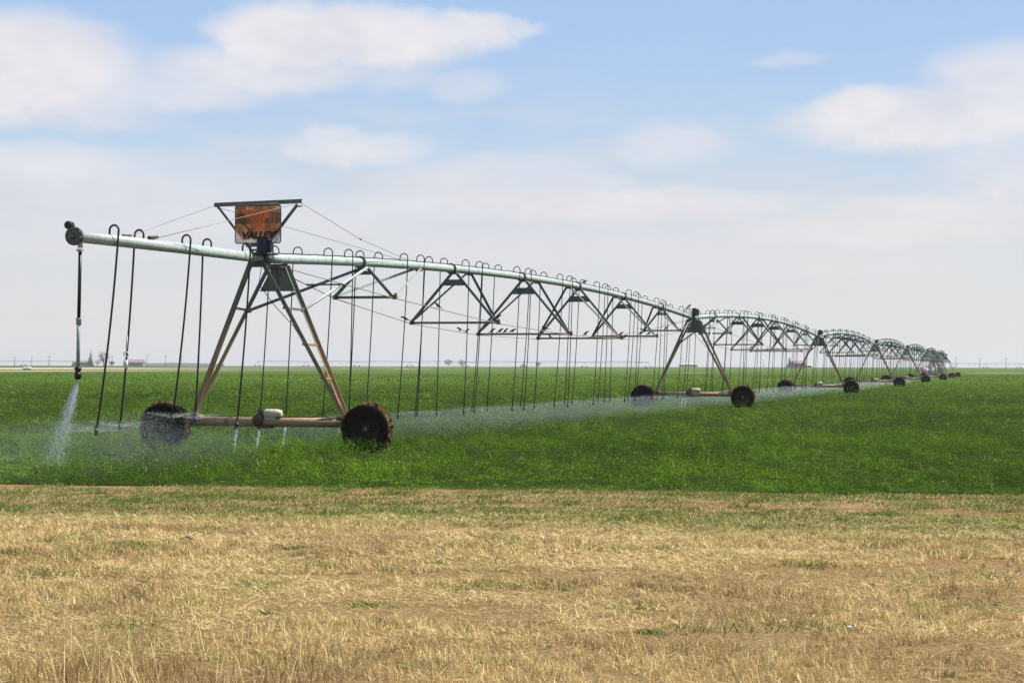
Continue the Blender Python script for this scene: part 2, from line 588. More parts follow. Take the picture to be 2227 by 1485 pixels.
def empty(name, loc, rz=0.0):
    o = bpy.data.objects.new(name, None)
    COL.objects.link(o)
    o.location = loc
    o.rotation_euler = (0, 0, rz)
    o.empty_display_size = 0.3
    return o


def copy_tree(o, parent=None):
    c = o.copy()
    COL.objects.link(c)
    c.parent = parent
    for ch in o.children:
        copy_tree(ch, c)
    return c


def hashn(ix, iy, seed):
    h = (ix.astype(np.int64) * 374761393 + iy.astype(np.int64) * 668265263 + seed * 1442695041) & 0x7fffffff
    h = ((h ^ (h >> 13)) * 1274126177) & 0x7fffffff
    return ((h ^ (h >> 16)) & 0xffff) / 65535.0


def vnoise(x, y, seed=0):
    x = np.asarray(x, dtype=np.float64)
    y = np.asarray(y, dtype=np.float64)
    ix, iy = np.floor(x), np.floor(y)
    fx, fy = x - ix, y - iy
    fx, fy = fx * fx * (3 - 2 * fx), fy * fy * (3 - 2 * fy)
    a, b = hashn(ix, iy, seed), hashn(ix + 1, iy, seed)
    c, d = hashn(ix, iy + 1, seed), hashn(ix + 1, iy + 1, seed)
    return (a * (1 - fx) + b * fx) * (1 - fy) + (c * (1 - fx) + d * fx) * fy


def fbm(x, y, seed=0, o=3):
    s, a, t = 0.0, 1.0, 0.0
    for k in range(o):
        s = s + a * vnoise(x * 2 ** k + 17.3 * k, y * 2 ** k - 9.1 * k, seed + k)
        t += a
        a *= 0.5
    return s / t


def sstep(a, b, x):
    t = np.clip((x - a) / (b - a), 0, 1)
    return t * t * (3 - 2 * t)


def gz(x, y):
    """height of the land: small unevenness nearby, a slight rise towards the horizon"""
    x = np.asarray(x, dtype=np.float64)
    y = np.asarray(y, dtype=np.float64)
    near = 0.07 * (fbm(x * 0.5, y * 0.5, 3) - 0.5) * sstep(36, 26, y)
    ruts = -0.035 * np.exp(-((y + 0.22 * x - 25.2) / 0.35) ** 2) - 0.03 * np.exp(-((y + 0.22 * x - 27.4) / 0.4) ** 2)
    return near + ruts + 1.45 * sstep(850, 1750, y)


# ------------------------------------------------------------------ the land
def grid_sheet(name, us, vs, fn, mat, kind='structure'):
    U, V = np.meshgrid(us, vs)
    P = fn(U.ravel(), V.ravel())
    nu, nv = len(us), len(vs)
    i = np.arange(nu - 1)[None, :] + (np.arange(nv - 1) * nu)[:, None]
    q = np.stack([i, i + 1, i + nu + 1, i + nu], -1).reshape(-1, 4)
    o = npmesh(name, P, q, mat, smooth=True)
    o['kind'] = kind
    return o


def span_axis(lo, hi, step, out, n):
    a = np.arange(lo, hi + step / 2, step)
    g = np.geomspace(1, out, n) - 1
    return np.concatenate([a[0] - g[::-1][:-1], a, a[-1] + g[1:]])


xs = span_axis(-12, 12, 0.25, 9000, 26)
ys = np.concatenate([-6000 + np.geomspace(1, 5985, 12)[::-1] * -0 + np.linspace(0, 5980, 12), np.arange(-12, 8, 2.0), np.arange(8, 33, 0.25), np.geomspace(33.5, 16000, 70)])
ys = np.unique(ys)
grid_sheet('ground', xs, ys, lambda x, y: np.stack([x, y, gz(x, y)], 1), M['ground'])

AZ = [-.7, -.255, -.118, -.05, .05, .26, .7]
FAR = np.array([450, 555, 760, 1250, 1750, 1900, 1900])


def far_edge(a):
    return np.interp(a, AZ, FAR)


def crop_edge(a):
    return 28.3 / (1 + 0.166 * a)


az_s = np.linspace(-.65, .65, 90)
tv = np.concatenate([[0], np.geomspace(0.0006, 1, 70)])


def crop_fn(a, t):
    y = crop_edge(a) + (far_edge(a) - crop_edge(a)) * t
    x = a * y
    z = gz(x, y) + 0.012 + 0.05 * sstep(60, 200, y)
    return np.stack([x, y, z], 1)


grid_sheet('crop_field', az_s, tv, crop_fn, M['crop'])


def strip(name, k0, k1, a0, a1, mat, dz, taper=False):
    def fn(a, t):
        w = np.ones_like(a)
        if taper:
            w = sstep(0, 0.35, (a1 - a) / (a1 - a0))
        y0 = far_edge(a) * k0
        y = y0 + far_edge(a) * (k1 - k0) * t * w
        x = a * y
        return np.stack([x, y, gz(x, y) + dz], 1)
    return grid_sheet(name, np.linspace(a0, a1, 40), np.linspace(0, 1, 12), fn, mat)


strip('dirt_road', 1.0, 1.10, -.62, -.03, M['dirt'], 0.07, True)
strip('pasture', 1.11, 1.42, -.62, -.02, M['pasture'], 0.07, True)
strip('fallow_field', 1.43, 2.1, -.62, -.105, M['fallow'], 0.09, True)
strip('far_pasture', 2.12, 3.2, -.62, -.02, M['pasture'], 0.12)


# ------------------------------------------------------------------ the irrigation machine
DXS = [12.84, 12.49, 12.12, 11.9, 11.87, 11.29, 11.28]
DZ = 46.3
TP = [np.array([-5.04, 40.6])]
for d_ in DXS:
    TP.append(TP[-1] + np.array([d_, DZ]))
L0 = math.hypot(DXS[0], DZ)


def heading(a, b):
    return math.atan2(b[1] - a[1], b[0] - a[0])


def make_wheel(y, seed):
    """one tyre with lugs on a dished rim; axle along local X, near face at -X"""
    random.seed(seed)
    w = empty('wheel', (0.10, y, 0.50))
    tb = MB()
    Rr, hw = 0.50, 0.155
    prof = [(-hw + .02, .30), (-hw - .005, .36), (-hw - .012, .43), (-hw + .02, .49), (-hw * .5, Rr), (0, Rr + .008), (hw * .5, Rr), (hw - .02, .49), (hw + .012, .43), (hw - .02, .30)]
    tb.lathe((0, 0, 0), (1, 0, 0), prof, 40)
    tyre = tb.build('tyre', M['rubber'], w)
    lb = MB()
    # lugs packed with mud: one lumpy skin round the tyre
    nx, na, nl = 13, 200, 22
    vs = []
    for ix in range(nx):
        xx = -hw + .022 + (2 * hw - .02) * ix / (nx - 1)
        ex = abs(xx) / hw
        for ka in range(na):
            a = 2 * math.pi * ka / na
            s_ = 1 if xx > 0 else -1
            ph = a * nl + (math.pi if s_ > 0 else 0) + (1 - ex) * 3.0
            lug = float(sstep(-.25, .35, math.sin(ph)))
            mud = float(fbm(np.array([a * 7 + seed]), np.array([xx * 16 + 3]), 40 + seed, 3)[0])
            fill = float(vnoise(np.array([a * 1.6 + seed]), np.array([1.0]), 9)[0])
            rr = .492 + .05 * lug * (fill ** 1.5) + .105 * (mud - .35)
            if ix in (0, nx - 1):
                rr = .455 + .03 * mud
            elif ix in (1, nx - 2):
                rr -= .006
            xj = xx + .02 * (mud - .5)
            vs.append((xj, math.cos(a) * rr, math.sin(a) * rr))
    fs = []
    for ix in range(nx - 1):
        for ka in range(na):
            k2 = (ka + 1) % na
            fs.append((ix * na + ka, ix * na + k2, (ix + 1) * na + k2, (ix + 1) * na + ka))
    lb.add(vs, fs, False)
    lb.build('tread', M['mud'], w)
    rb = MB()
    rb.lathe((0, 0, 0), (1, 0, 0), [(-.13, .315), (-.14, .30), (-.125, .285), (-.06, .27), (-.03, .24), (-.03, .12), (-.06, .10), (-.075, .06), (-.075, .001)], 32)
    rb.lathe((0, 0, 0), (1, 0, 0), [(.13, .315), (.14, .30), (.06, .27), (.03, .24), (.05, .08), (.05, .001)][::-1], 32)
    rim = rb.build('rim', M['rim'], w)
    hb = MB()
    hb.lathe((0, 0, 0), (1, 0, 0), [(-.03, .055), (-.10, .05), (-.115, .03), (-.115, .001)], 14)
    for k in range(8):
        a = 2 * math.pi * k / 8
        hb.lathe((0, math.cos(a) * .085, math.sin(a) * .085), (1, 0, 0), [(-.04, .012), (-.083, .012), (-.083, .001)], 6)
    hb.build('hub', M['hub'], w)
    return w


def lerp(a, b, t):
    return Vector(a) + (Vector(b) - Vector(a)) * t


def make_tower():
    t = empty('drive_tower', (0, 0, 0))
    bm_ = MB()
    bm_.tube([(.34, -2.15, .62), (.34, 2.15, .62)], 0.098, 14)
    bm_.box((.34, -2.0, .55), (.2, .26, .3))
    bm_.box((.34, 2.0, .55), (.2, .26, .3))
    bm_.box((.34, -1.62, .74), (.26, .22, .04))
    bm_.box((.34, 1.62, .74), (.26, .22, .04))
    bm_.build('base_beam', M['frame'], t)
    for y, sd in ((-2.2, 5), (2.2, 9)):
        w = make_wheel(y, sd)
        w.parent = t
    tops = {}
    for s in (-1, 1):
        nt, nb = Vector((-.36, s * .09, 3.83)), Vector((.26, s * 1.62, .72))
        ft, fb = Vector((.82, s * .17, 3.80)), Vector((.42, s * 1.64, .72))
        MB().angle(nt, nb, .085, .010, (1, 0, 0), -s, 1).build('leg', M['frame'], t)
        MB().angle(ft, fb, .085, .010, (1, 0, 0), -s, -1).build('leg', M['frame'], t)
        for f_ in ((.29, .525, .745) if s < 0 else (.29,)):
            MB().bar(lerp(nt, nb, f_), lerp(ft, fb, f_), .07, .04).build('rung', M['frame'], t)
        tops[s] = (nt, nb, ft, fb)
    g = MB()
    v = []
    for x in (.84, .852):
        v += [(x, -.16, 3.78), (x, .16, 3.78), (x, .42, 3.30), (x, -.42, 3.30)]
    g.add(v, [(0, 1, 2, 3), (7, 6, 5, 4), (0, 4, 5, 1), (1, 5, 6, 2), (2, 6, 7, 3), (3, 7, 4, 0)])
    g.build('gusset_plate', M['frame'], t)
    hb = MB()
    hb.box((-.36, 0, 3.80), (.06, .30, .12))
    hb.bar((-.40, 0, 3.80), (.2, 0, 3.79), .10, .05)
    MB().box((.82, 0, 3.80), (.05, .40, .12)).build('leg_bracket', M['darkflange'], t)
    hb.tube([(-.18, 0, 3.93), (-.02, 0, 3.93), (0.04, 0, 3.93), (.22, 0, 3.93)], [.115, .125, .105, .12], 16)
    for k in range(6):
        a = 2 * math.pi * k / 6
        hb.tube([(-.2, .12 * math.cos(a), 3.93 + .12 * math.sin(a)), (.24, .12 * math.cos(a), 3.93 + .12 * math.sin(a))], .012, 6)
    hb.build('pipe_joint', M['darkflange'], t)
    cb = MB()
    cb.lathe((-.52, -.20, 4.02), (0, 0, 1), [(0, .001), (0, .118), (.015, .126), (.03, .118), (.26, .116), (.295, .108), (.31, .08), (.312, .001)], 22)
    cb.box((-.30, -.14, 4.005), (.75, .30, .022))
    cb.box((-.44, -.315, 4.15), (.16, .12, .25))
    cb.build('control_box', M['black'], t)
    wr = MB()
    wr.tube([(-.30, -.32, 4.02), (.0, -.30, 3.7), (.30, -.22, 3.42), (.34, -.1, 3.34), (.36, -.02, 3.5), (.36, .02, 3.78)], .009, 6)
    wr.tube([(-.12, -.02, 3.78), (-.34, -.05, 3.4), (-.3, -.35, 3.0), (-.2, -.75, 2.55), (.1, -1.45, 1.3), (.14, -1.6, .95), (.20, -1.0, .73), (.22, -.2, .72)], .008, 6)
    wr.tube([(-.1, -.05, 4.06), (-.3, .02, 4.10), (-.34, .05, 3.95), (-.14, .06, 3.80)], .009, 6)
    wr.build('wire', M['hose'], t)
    mo = MB()
    mo.lathe((.30, -.05, .79), (0, -1, 0), [(-.12, .001), (-.12, .085), (-.10, .095), (.16, .095), (.17, .085), (.19, .085), (.20, .078), (.24, .07), (.25, .04), (.25, .001)], 20)
    mo.box((.30, -.05, .70), (.12, .22, .05))
    motor = mo.build('motor', M['motor'], t)
    gb = MB()
    gb.lathe((.30, .20, .66), (1, 0, 0), [(-.12, .001), (-.12, .07), (-.09, .12), (.09, .12), (.12, .07), (.12, .001)], 16)
    gb.box((.30, .15, .78), (.14, .10, .2))
    gb.box((.28, .06, .53), (.10, .34, .07))
    gb.build('gearbox', M['gear'], motor)
    return t


def arch(t):
    return 3.93 + 0.53 * 4 * t * (1 - t)


TK = [.127, .274, .421, .568, .715, .862]
NW = [.73, 1.2, 1.435, 1.435, 1.2, .73]
NZ = [3.33, 2.9, 2.72, 2.70, 2.88, 3.22]
BT = [.210, .303, .452, .538, .684, .832]     # where the second strut of each node meets the pipe


def make_hose(root, x, zt, s, seed, nozzle_z, lean_x, lean_y, r=.0132, seg=8, arc=.10, loc_z=None):
    """gooseneck on top of the pipe and a hanging hose; origin at the outlet"""
    rn = random.Random(seed)
    pts = [(0, 0, .09)]
    for k in range(0, 9):
        a = math.pi * k / 8
        pts.append((0, s * (arc - arc * math.cos(a)), .17 + arc * math.sin(a)))
    ztop = .17
    length = zt - nozzle_z
    n = 9
    for k in range(1, n + 1):
        u = k / n
        wob = 0.009 * math.sin(u * 5 + seed)
        pts.append((lean_x * u * (0.6 + 0.4 * u) + wob * .6, s * 2 * arc + lean_y * u * (0.6 + 0.4 * u) + wob * .3, ztop - (length + ztop) * u))
    h = MB().tube(pts, r, seg).build('drop_hose', M['hose'], root, (x, 0, zt))
    e = Vector(pts[-1])
    nb = MB()
    nb.lathe(e, (0, 0, -1), [(-.10, r * 1.1), (-.09, r * 1.5), (-.03, r * 1.6), (-.02, r * 2.4), (.01, r * 2.6), (.02, r * 1.4), (.04, r * 1.3), (.06, r * 2.3), (.07, r * 2.1), (.07, .001)], 10)
    nb.build('nozzle', M['hose'], h)
    return h, e


NOZZLES = []     # world positions of the spraying nozzles


def make_span():
    s = empty('irrigation_span', (0, 0, 0))
    L = L0
    tt = np.linspace(.006, .996, 60)
    pb = MB()
    pb.tube([(t * L, 0, arch(t)) for t in tt], .098, 18)
    # bands where the pipe sections are welded
    for k in range(1, 70):
        t = .01 + k * .0142
        if random.random() < .55:
            sl_ = Vector((L, 0, 0.53 * 4 * (1 - 2 * t))).normalized()
            pb.lathe((t * L, 0, arch(t)), sl_, [(-.012, .0985), (-.008, .1025), (.008, .1025), (.012, .0985)], 18)
    pb.build('pipe', M['pipe'], s)
    for t in TK + [.9965]:
        if t > .99:
            continue
        x = t * L - .35
        z = arch(x / L)
        sl_ = Vector((L, 0, 0.53 * 4 * (1 - 2 * t))).normalized()
        fb = MB()
        for k in (-1, 1):
            fb.lathe(Vector((x, 0, z)) + sl_ * (.016 * k), sl_, [(-.012, .097), (-.012, .145), (.012, .145), (.012, .097)], 20, smooth=False)
        fb.build('flange', M['darkflange'], s)
    cb = MB()
    cp = [(t * L, .02 * math.sin(t * 90), arch(t) + .115 + .006 * math.sin(t * 230)) for t in np.linspace(.012, .985, 120)]
    cb.tube(cp, .013, 6)
    cb.build('power_cable', M['hose'], s)
    rods = {1: [(.6, .12, 3.80)], -1: [(.6, -.12, 3.80)]}
    for i, (t, w, z) in enumerate(zip(TK, NW, NZ)):
        MB().angle((t * L, -w - .03, z), (t * L, w + .03, z), .06, .007, (0, 0, 1), 1, 1).build('crossbar', M['truss'], s)
        zp = arch(t)
        for k in (-1, 1):
            n = Vector((t * L, k * w, z))
            rods[k].append(tuple(n))
            top = Vector((t * L + .04, k * .06, zp - .10))
            MB().angle(n + Vector((0, 0, .02)), top, .065, .007, (1, 0, 0), 1, 1).build('truss_strut', M['truss'], s)
            tb_ = BT[i]
            top2 = Vector((tb_ * L, k * .07, arch(tb_) - .09))
            light = i == 0
            MB().angle(n + Vector((0, 0, .02)), top2, .062, .007, (0, 1, 0), 1, 1).build('truss_strut', M['pipe'] if light else M['truss'], s)
        # small plate that ties the strut tops together
        g = MB()
        u0, u1 = .13, .25
        v = []
        for xx in (t * L - .012, t * L - .004):
            y0, y1 = .06 + (w - .06) * u0, .06 + (w - .06) * u1
            z0, z1 = zp - .10 - (zp - .10 - z) * u0, zp - .10 - (zp - .10 - z) * u1
            v += [(xx, -y0, z0), (xx, y0, z0), (xx, y1, z1), (xx, -y1, z1)]
        g.add(v, [(0, 1, 2, 3), (7, 6, 5, 4), (0, 4, 5, 1), (1, 5, 6, 2), (2, 6, 7, 3), (3, 7, 4, 0)])
        g.build('truss_bracket', M['truss'], s)
        for xx in (t * L, BT[i] * L):      # saddles under the pipe
            MB().box((xx, 0, arch(xx / L) - .11), (.16, .13, .05)).build('pipe_saddle', M['truss'], s)
        for k in (-1, 1):
            cl = MB()
            cl.box((t * L, k * w, z + .03), (.13, .09, .10))
            cl.box((t * L + .05, k * w, z + .09), (.03, .05, .07))
            cl.build('node_clamp', M['gear'], s)
    for k in (-1, 1):
        rods[k].append((.985 * L, k * .12, 3.80))
        rb = MB()
        for a, b in zip(rods[k], rods[k][1:]):
            rb.tube([a, b], .011, 6)
        rb.build('truss_rod', M['rod'], s)
        # brace from the tower leg up to the pipe
        leg = lerp((.82, k * .17, 3.80), (.42, k * 1.64, .72), .29)
        topb = Vector((.127 * L, k * .05, arch(.127) - .12))
        br = MB().tube([leg, topb], .032, 10)
        br.box(lerp(leg, topb, .0), (.10, .06, .10))
        br.build('tower_brace', M['pipe'] if k < 0 else M['truss'], s)
    a_ = lerp(lerp((.82, .17, 3.80), (.42, 1.64, .72), .29), (.127 * L, .05, arch(.127) - .12), .52)
    b_ = Vector((a_.x, -a_.y, a_.z))
    MB().bar(a_ + Vector((0, .12, .05)), b_ + Vector((0, -.12, .05)), .07, .035).build('brace_tie', M['truss'], s)
    ends = []
    for k in range(-1, 35):
        t = .0445 + .027 * k
        sd = (1, -1, -1, 1)[k % 4]
        rn = random.Random(k)
        h, e = make_hose(s, t * L, arch(t), sd, k % 97, .56 + rn.uniform(-.05, .04), rn.uniform(-.12, .10), rn.uniform(.10, .30))
        ends.append((h, e, k))
    return s, ends


tower0 = make_tower()
span0, ends0 = make_span()
TNAMES = ['first drive tower, nearest, rusty sign and cable mast on top', 'second drive tower, bird on hoop beside its black box',
          'third drive tower, pale motor on beam, dusty tan legs', 'fourth drive tower along the receding line',
          'fifth drive tower, just left of white tank on wheels', 'sixth drive tower, close to the white tank',
          'seventh drive tower, next to last of the line', 'farthest drive tower, at the end of the line']
SNAMES = ['nearest truss span, most birds on its rods, between first and second towers', 'second truss span, arching from second to third tower',
          'third truss span, arching from third to fourth tower', 'fourth truss span, between fourth and fifth towers',
          'fifth truss span, small hump right of the fifth tower', 'sixth truss span, small hump among far towers',
          'farthest truss span, reaching the last tower']
towers, spans = [tower0], [span0]
for i in range(1, 8):
    towers.append(copy_tree(tower0))
for i in range(1, 7):
    spans.append(copy_tree(span0))
SINK = -0.02
for i, t in enumerate(towers):
    a = TP[max(i - 1, 0)]
    b = TP[min(i + 1, 7)]
    t.location = (TP[i][0], TP[i][1], SINK - (0.04 if i == 1 else 0.10 if i > 1 else 0))
    t.rotation_euler = (0, 0, heading(a, b) if i else heading(TP[0], TP[1]))
    tag(t, 'wheeled A-frame ' + TNAMES[i], 'drive tower', 'drive towers along the irrigation line')
for i, s in enumerate(spans):
    a, b = TP[i], TP[i + 1]
    z0 = towers[i].location.z
    s.location = (a[0], a[1], z0)
    Ls = math.hypot(*(b - a))
    s.rotation_euler = (0, -math.atan2(towers[i + 1].location.z - z0, Ls), heading(a, b))
    s.scale = (Ls / L0, 1, 1)
    tag(s, 'galvanised pipe ' + SNAMES[i], 'irrigation span', 'truss spans of the irrigation line')
    rs = random.Random(40 + i)
    if i:
        for c in s.children:
            if c.name.split('.')[0] == 'drop_hose':
                c.rotation_euler = (rs.uniform(-.02, .02), rs.uniform(-.02, .02), 0)
bpy.context.view_layer.update()
STREAM_K = {}
for i, s in enumerate(spans):
    for c in s.children:
        if c.name.split('.')[0] != 'drop_hose':
            continue
        k = round((c.location.x / L0 - .0445) / .027)
        nz_ = [q for q in ends0 if q[2] == k][0]
        p = c.matrix_world @ nz_[1]
        NOZZLES.append((i, k, p))

# ---- overhanging end of the pipe
boom = empty('end_boom', towers[0].location, heading(TP[0], TP[1]))
tag(boom, 'overhanging pipe end left of the nearest tower, with capped flange', 'boom')
BL = -8.0
MB().tube([(-.2, 0, 3.93), (-4, 0, 3.915), (BL, 0, 3.88)], .098, 20).build('pipe', M['pipe'], boom)
fb = MB()
fb.lathe((BL, 0, 3.88), (-1, 0, 0), [(-.03, .098), (-.03, .15), (0, .155), (.03, .155), (.035, .15), (.035, .001)], 28, smooth=False)
fb.build('end_flange', M['darkflange'], boom)
for k in range(8):
    a = 2 * math.pi * (k + .3) / 8
    fb = MB()
    fb.lathe((BL - .035, .128 * math.cos(a), 3.88 + .128 * math.sin(a)), (-1, 0, 0), [(0, .016), (.02, .016), (.02, .001)], 6)
    fb.build('bolt', M['hub'], boom)
fb = MB()
fb.lathe((BL - .03, 0.02, 3.88), (-1, .1, 0), [(0, .06), (.03, .05), (.05, .03), (.055, .001)], 10)
fb.build('plug', M['hub'], boom)
pb = MB()
pb.lathe((BL + .05, .10, 4.06), (-1, 0, 0), [(-.02, .001), (-.02, .068), (.08, .068), (.10, .062), (.10, .001)], 20)
pb.bar((BL + .04, .06, 3.96), (BL + .04, .10, 4.05), .03, .03)
pb.build('pressure_gauge', M['black'], boom)
GX = BL + .20
dp = MB()
dp.tube([(GX, 0, 3.86), (GX, 0, 3.70)], .043, 14)
dp.lathe((GX, 0, 3.66), (0, 0, 1), [(-.02, .04), (-.02, .06), (.02, .06), (.02, .04)], 14, smooth=False)
dp.build('outlet', M['pipe'], boom)
gp = MB().tube([(GX, 0, 3.64), (GX, .01, 3.0), (GX, .02, 2.52)], .029, 14).build('drop_pipe', M['black'], boom)
g2 = MB()
g2.tube([(GX, .02, 2.52), (GX, .03, 1.66)], .030, 14)
g2.lathe((GX, .02, 2.52), (0, 0, 1), [(-.09, .03), (-.09, .042), (-.01, .042), (0, .05), (.02, .05), (.02, .03)], 14)
g2.build('lower_pipe', M['greypipe'], gp)
ng = MB()
ng.lathe((GX, .03, 1.66), (0, 0, -1), [(-.08, .03), (-.07, .055), (-.03, .06), (-.02, .045), (.02, .045), (.03, .062), (.07, .062), (.08, .05), (.12, .05), (.13, .03), (.13, .001)], 14)
ng.box((GX - .06, .02, 1.62), (.03, .05, .08))
ng.build('spray_nozzle', M['black'], gp)
BOOM_H = [(-6.75, -1, .64, .0, .40), (-5.45, 1, .67, .02, .28), (-3.85, -1, .80, .02, .36), (-2.55, 1, .74, .02, .16), (-1.05, -1, .60, .0, .28)]
boom_ends = []
for j, (x, sd, nz_, lx, ly) in enumerate(BOOM_H):
    zt = 3.93 + .006 * x
    h, e = make_hose(boom, x, zt, sd, 60 + j, nz_, lx, ly, r=.019, arc=.085)
    boom_ends.append(Vector((x, 0, zt)) + e)
    if j == 1:
        rg = MB()
        pts = []
        u_ = .62
        c_ = Vector((lx * u_ * (.6 + .4 * u_), .17 + ly * u_ * (.6 + .4 * u_), .17 - (zt - nz_ + .17) * u_))
        c_.x -= .01
        rg.tube([c_ + Vector((-.02, math.cos(a) * .042, math.sin(a) * .042)) for a in np.linspace(0, 2 * math.pi, 17)], .011, 8)
        rg.tube([c_ + Vector((0, -.01, .32)), c_ + Vector((0, -.005, .10))], .019, 10)
        rg.tube([c_ + Vector((0, 0, -.10)), c_ + Vector((0, .005, -.26))], .026, 10)
        rg.build('regulator', M['white'], h)

# ---- cable mast with guy wires, carried by the nearest tower
mast = empty('cable_mast', (0, 0, 0))
mast.parent = towers[0]
MX = -.34
MB().angle((MX, -.96, 5.09), (MX, .93, 5.05), .085, .010, (0, 0, -1), -1, 1).build('beam', M['truss'], mast)
for k in (-1, 1):
    MB().angle((MX + .01, k * .88, 4.97), (MX + .01, k * .10, 4.02), .05, .007, (1, 0, 0), k, 1).build('strut', M['truss'], mast)
bmx = MB()
bmx.bar((MX + .03, -.24, 4.20), (MX + .03, .24, 4.20), .03, .10)
bmx.bar((MX + .03, -.17, 4.09), (MX + .03, .17, 4.09), .03, .04)
bmx.build('cross_tie', M['truss'], mast)
bpy.context.view_layer.update()


def guy(pts, name='guy_wire', parent=boom, r=.006):
    return MB().tube(pts, r, 6).build(name, M['cable'], parent)


guy([(MX - .03, .93, 4.98), (-6.0, .06, 3.99)])
guy([(MX - .03, -.90, 5.00), (-5.2, -.05, 4.00)])
guy([(MX + .02, -.93, 5.02), (4.5, -.45, 4.60), (9.2, -.05, 4.36)])
guy([(MX + .02, .93, 4.98), (9.0, .05, 4.36)])
ck = MB()
for px_, py_, pz_, d_ in ((-.10, .915, 4.965, (-1, -.15, -.16)), (4.5, -.45, 4.60, (1, .1, -.08)), (-.12, -.88, 4.97, (-1, .16, -.18))):
    dd = Vector(d_).normalized()
    ck.tube([Vector((px_, py_, pz_)), Vector((px_, py_, pz_)) + dd * .12], .016, 8)
ck.tube([(-5.35, -.05, 4.02), (-5.0, -.05, 4.05)], .03, 8)
ck.tube([(-6.15, .05, 4.0), (-5.85, .06, 4.02)], .03, 8)
for k in range(5):
    xx = 1.2 + .25 * k
    ck.box((xx, .93 - .88 * (xx / 9), 4.98 - .62 * (xx / 9)), (.03, .03, .03))
ck.build('turnbuckle', M['gear'], boom)

# ---- the rusty sign
sign = empty('sign', towers[0].matrix_world @ Vector((MX - .10, -.07, 4.60)), heading(TP[0], TP[1]))
tag(sign, 'square rusty metal sign with orange emblem and black lettering', 'sign')


def rounded(w, h, r, n=6):
    pts = []
    for cx_, cy_, a0 in ((w / 2 - r, h / 2 - r, 0), (-w / 2 + r, h / 2 - r, 90), (-w / 2 + r, -h / 2 + r, 180), (w / 2 - r, -h / 2 + r, 270)):
        for k in range(n + 1):
            a = R(a0 + 90 * k / n)
            pts.append((cx_ + r * math.cos(a), cy_ + r * math.sin(a)))
    return pts


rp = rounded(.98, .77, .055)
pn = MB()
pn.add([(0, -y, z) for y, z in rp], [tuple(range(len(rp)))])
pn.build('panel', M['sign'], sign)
fr = MB()
fr.tube([(0, -y, z) for y, z in rp + rp[:2]], .011, 6)
fr.tube([(-.02, .44, .405), (-.02, -.44, .405)], .008, 6)
fr.build('rim_bead', M['frame'], sign)
em = MB()
# emblem outline (x to the right in the photo, z up), in units of the sign
ep = [(-.255, .285), (-.05, .285), (0, .225), (.05, .285), (.255, .285), (.255, .12), (.165, .12), (.12, .055), (.08, -.04), (.0, -.13), (-.06, -.04), (-.11, .055), (-.15, .12), (-.255, .12)]
N_ = len(ep)
ep = [(x * 1.12, z * 1.0) for x, z in ep]
em.add([(-.003, -x, z) for x, z in ep] + [(-.006, -x, z) for x, z in ep],
       [tuple(range(N_, 2 * N_))[::-1]] + [(i, (i + 1) % N_, N_ + (i + 1) % N_, N_ + i) for i in range(N_)])
emo = em.build('emblem', M['orange'], sign)
ln = MB()
for a, b in (((-.13, .20), (-.01, .02)), ((.13, .20), (.01, .02)), ((-.07, .24), (0, .13)), ((.07, .24), (0, .13))):
    ln.bar((-.008, -a[0], a[1]), (-.008, -b[0], b[1]), .010, .004, (1, 0, 0))
ln.build('emblem_line', M['mud'], emo)
fc = bpy.data.curves.new('lettering', 'FONT')
fc.body = 'VALLEY'
fc.size = .185
fc.align_x = 'CENTER'
fc.extrude = .002
fc.offset = .011
fc.shear = .18
fc.space_character = 1.0
fo = bpy.data.objects.new('lettering_curve', fc)
COL.objects.link(fo)
bpy.context.view_layer.update()
me = bpy.data.meshes.new_from_object(fo.evaluated_get(bpy.context.evaluated_depsgraph_get()))
bpy.data.objects.remove(fo)
me.name = 'lettering'
me.materials.clear()
me.materials.append(M['inkblack'])
lo = bpy.data.objects.new('lettering', me)
COL.objects.link(lo)
lo.parent = sign
xs_ = [v.co.x for v in me.vertices]
wid = max(xs_) - min(xs_)
lo.scale = (.74 / wid, 1.0, 1.0)
lo.rotation_euler = (R(90), 0, R(-90))
lo.location = (-.006, .0, -.285)
st = MB()      # dark bars painted as the strut shadows that show through the sheet
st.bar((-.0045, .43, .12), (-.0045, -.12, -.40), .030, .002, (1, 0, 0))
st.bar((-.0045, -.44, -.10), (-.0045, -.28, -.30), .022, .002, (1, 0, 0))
st.build('painted_strut_shadow', M['mud'], sign)

# ---- hoop beside the second tower's box
hp = MB()
hp.tube([(-1.6, -.05, 4.02), (-1.6, -.05, 4.28), (-1.55, -.05, 4.32), (-.65, -.05, 4.30), (-.6, -.05, 4.26), (-.6, -.05, 3.95)], .014, 6)
hp.build('hoop', M['hose'], towers[1])


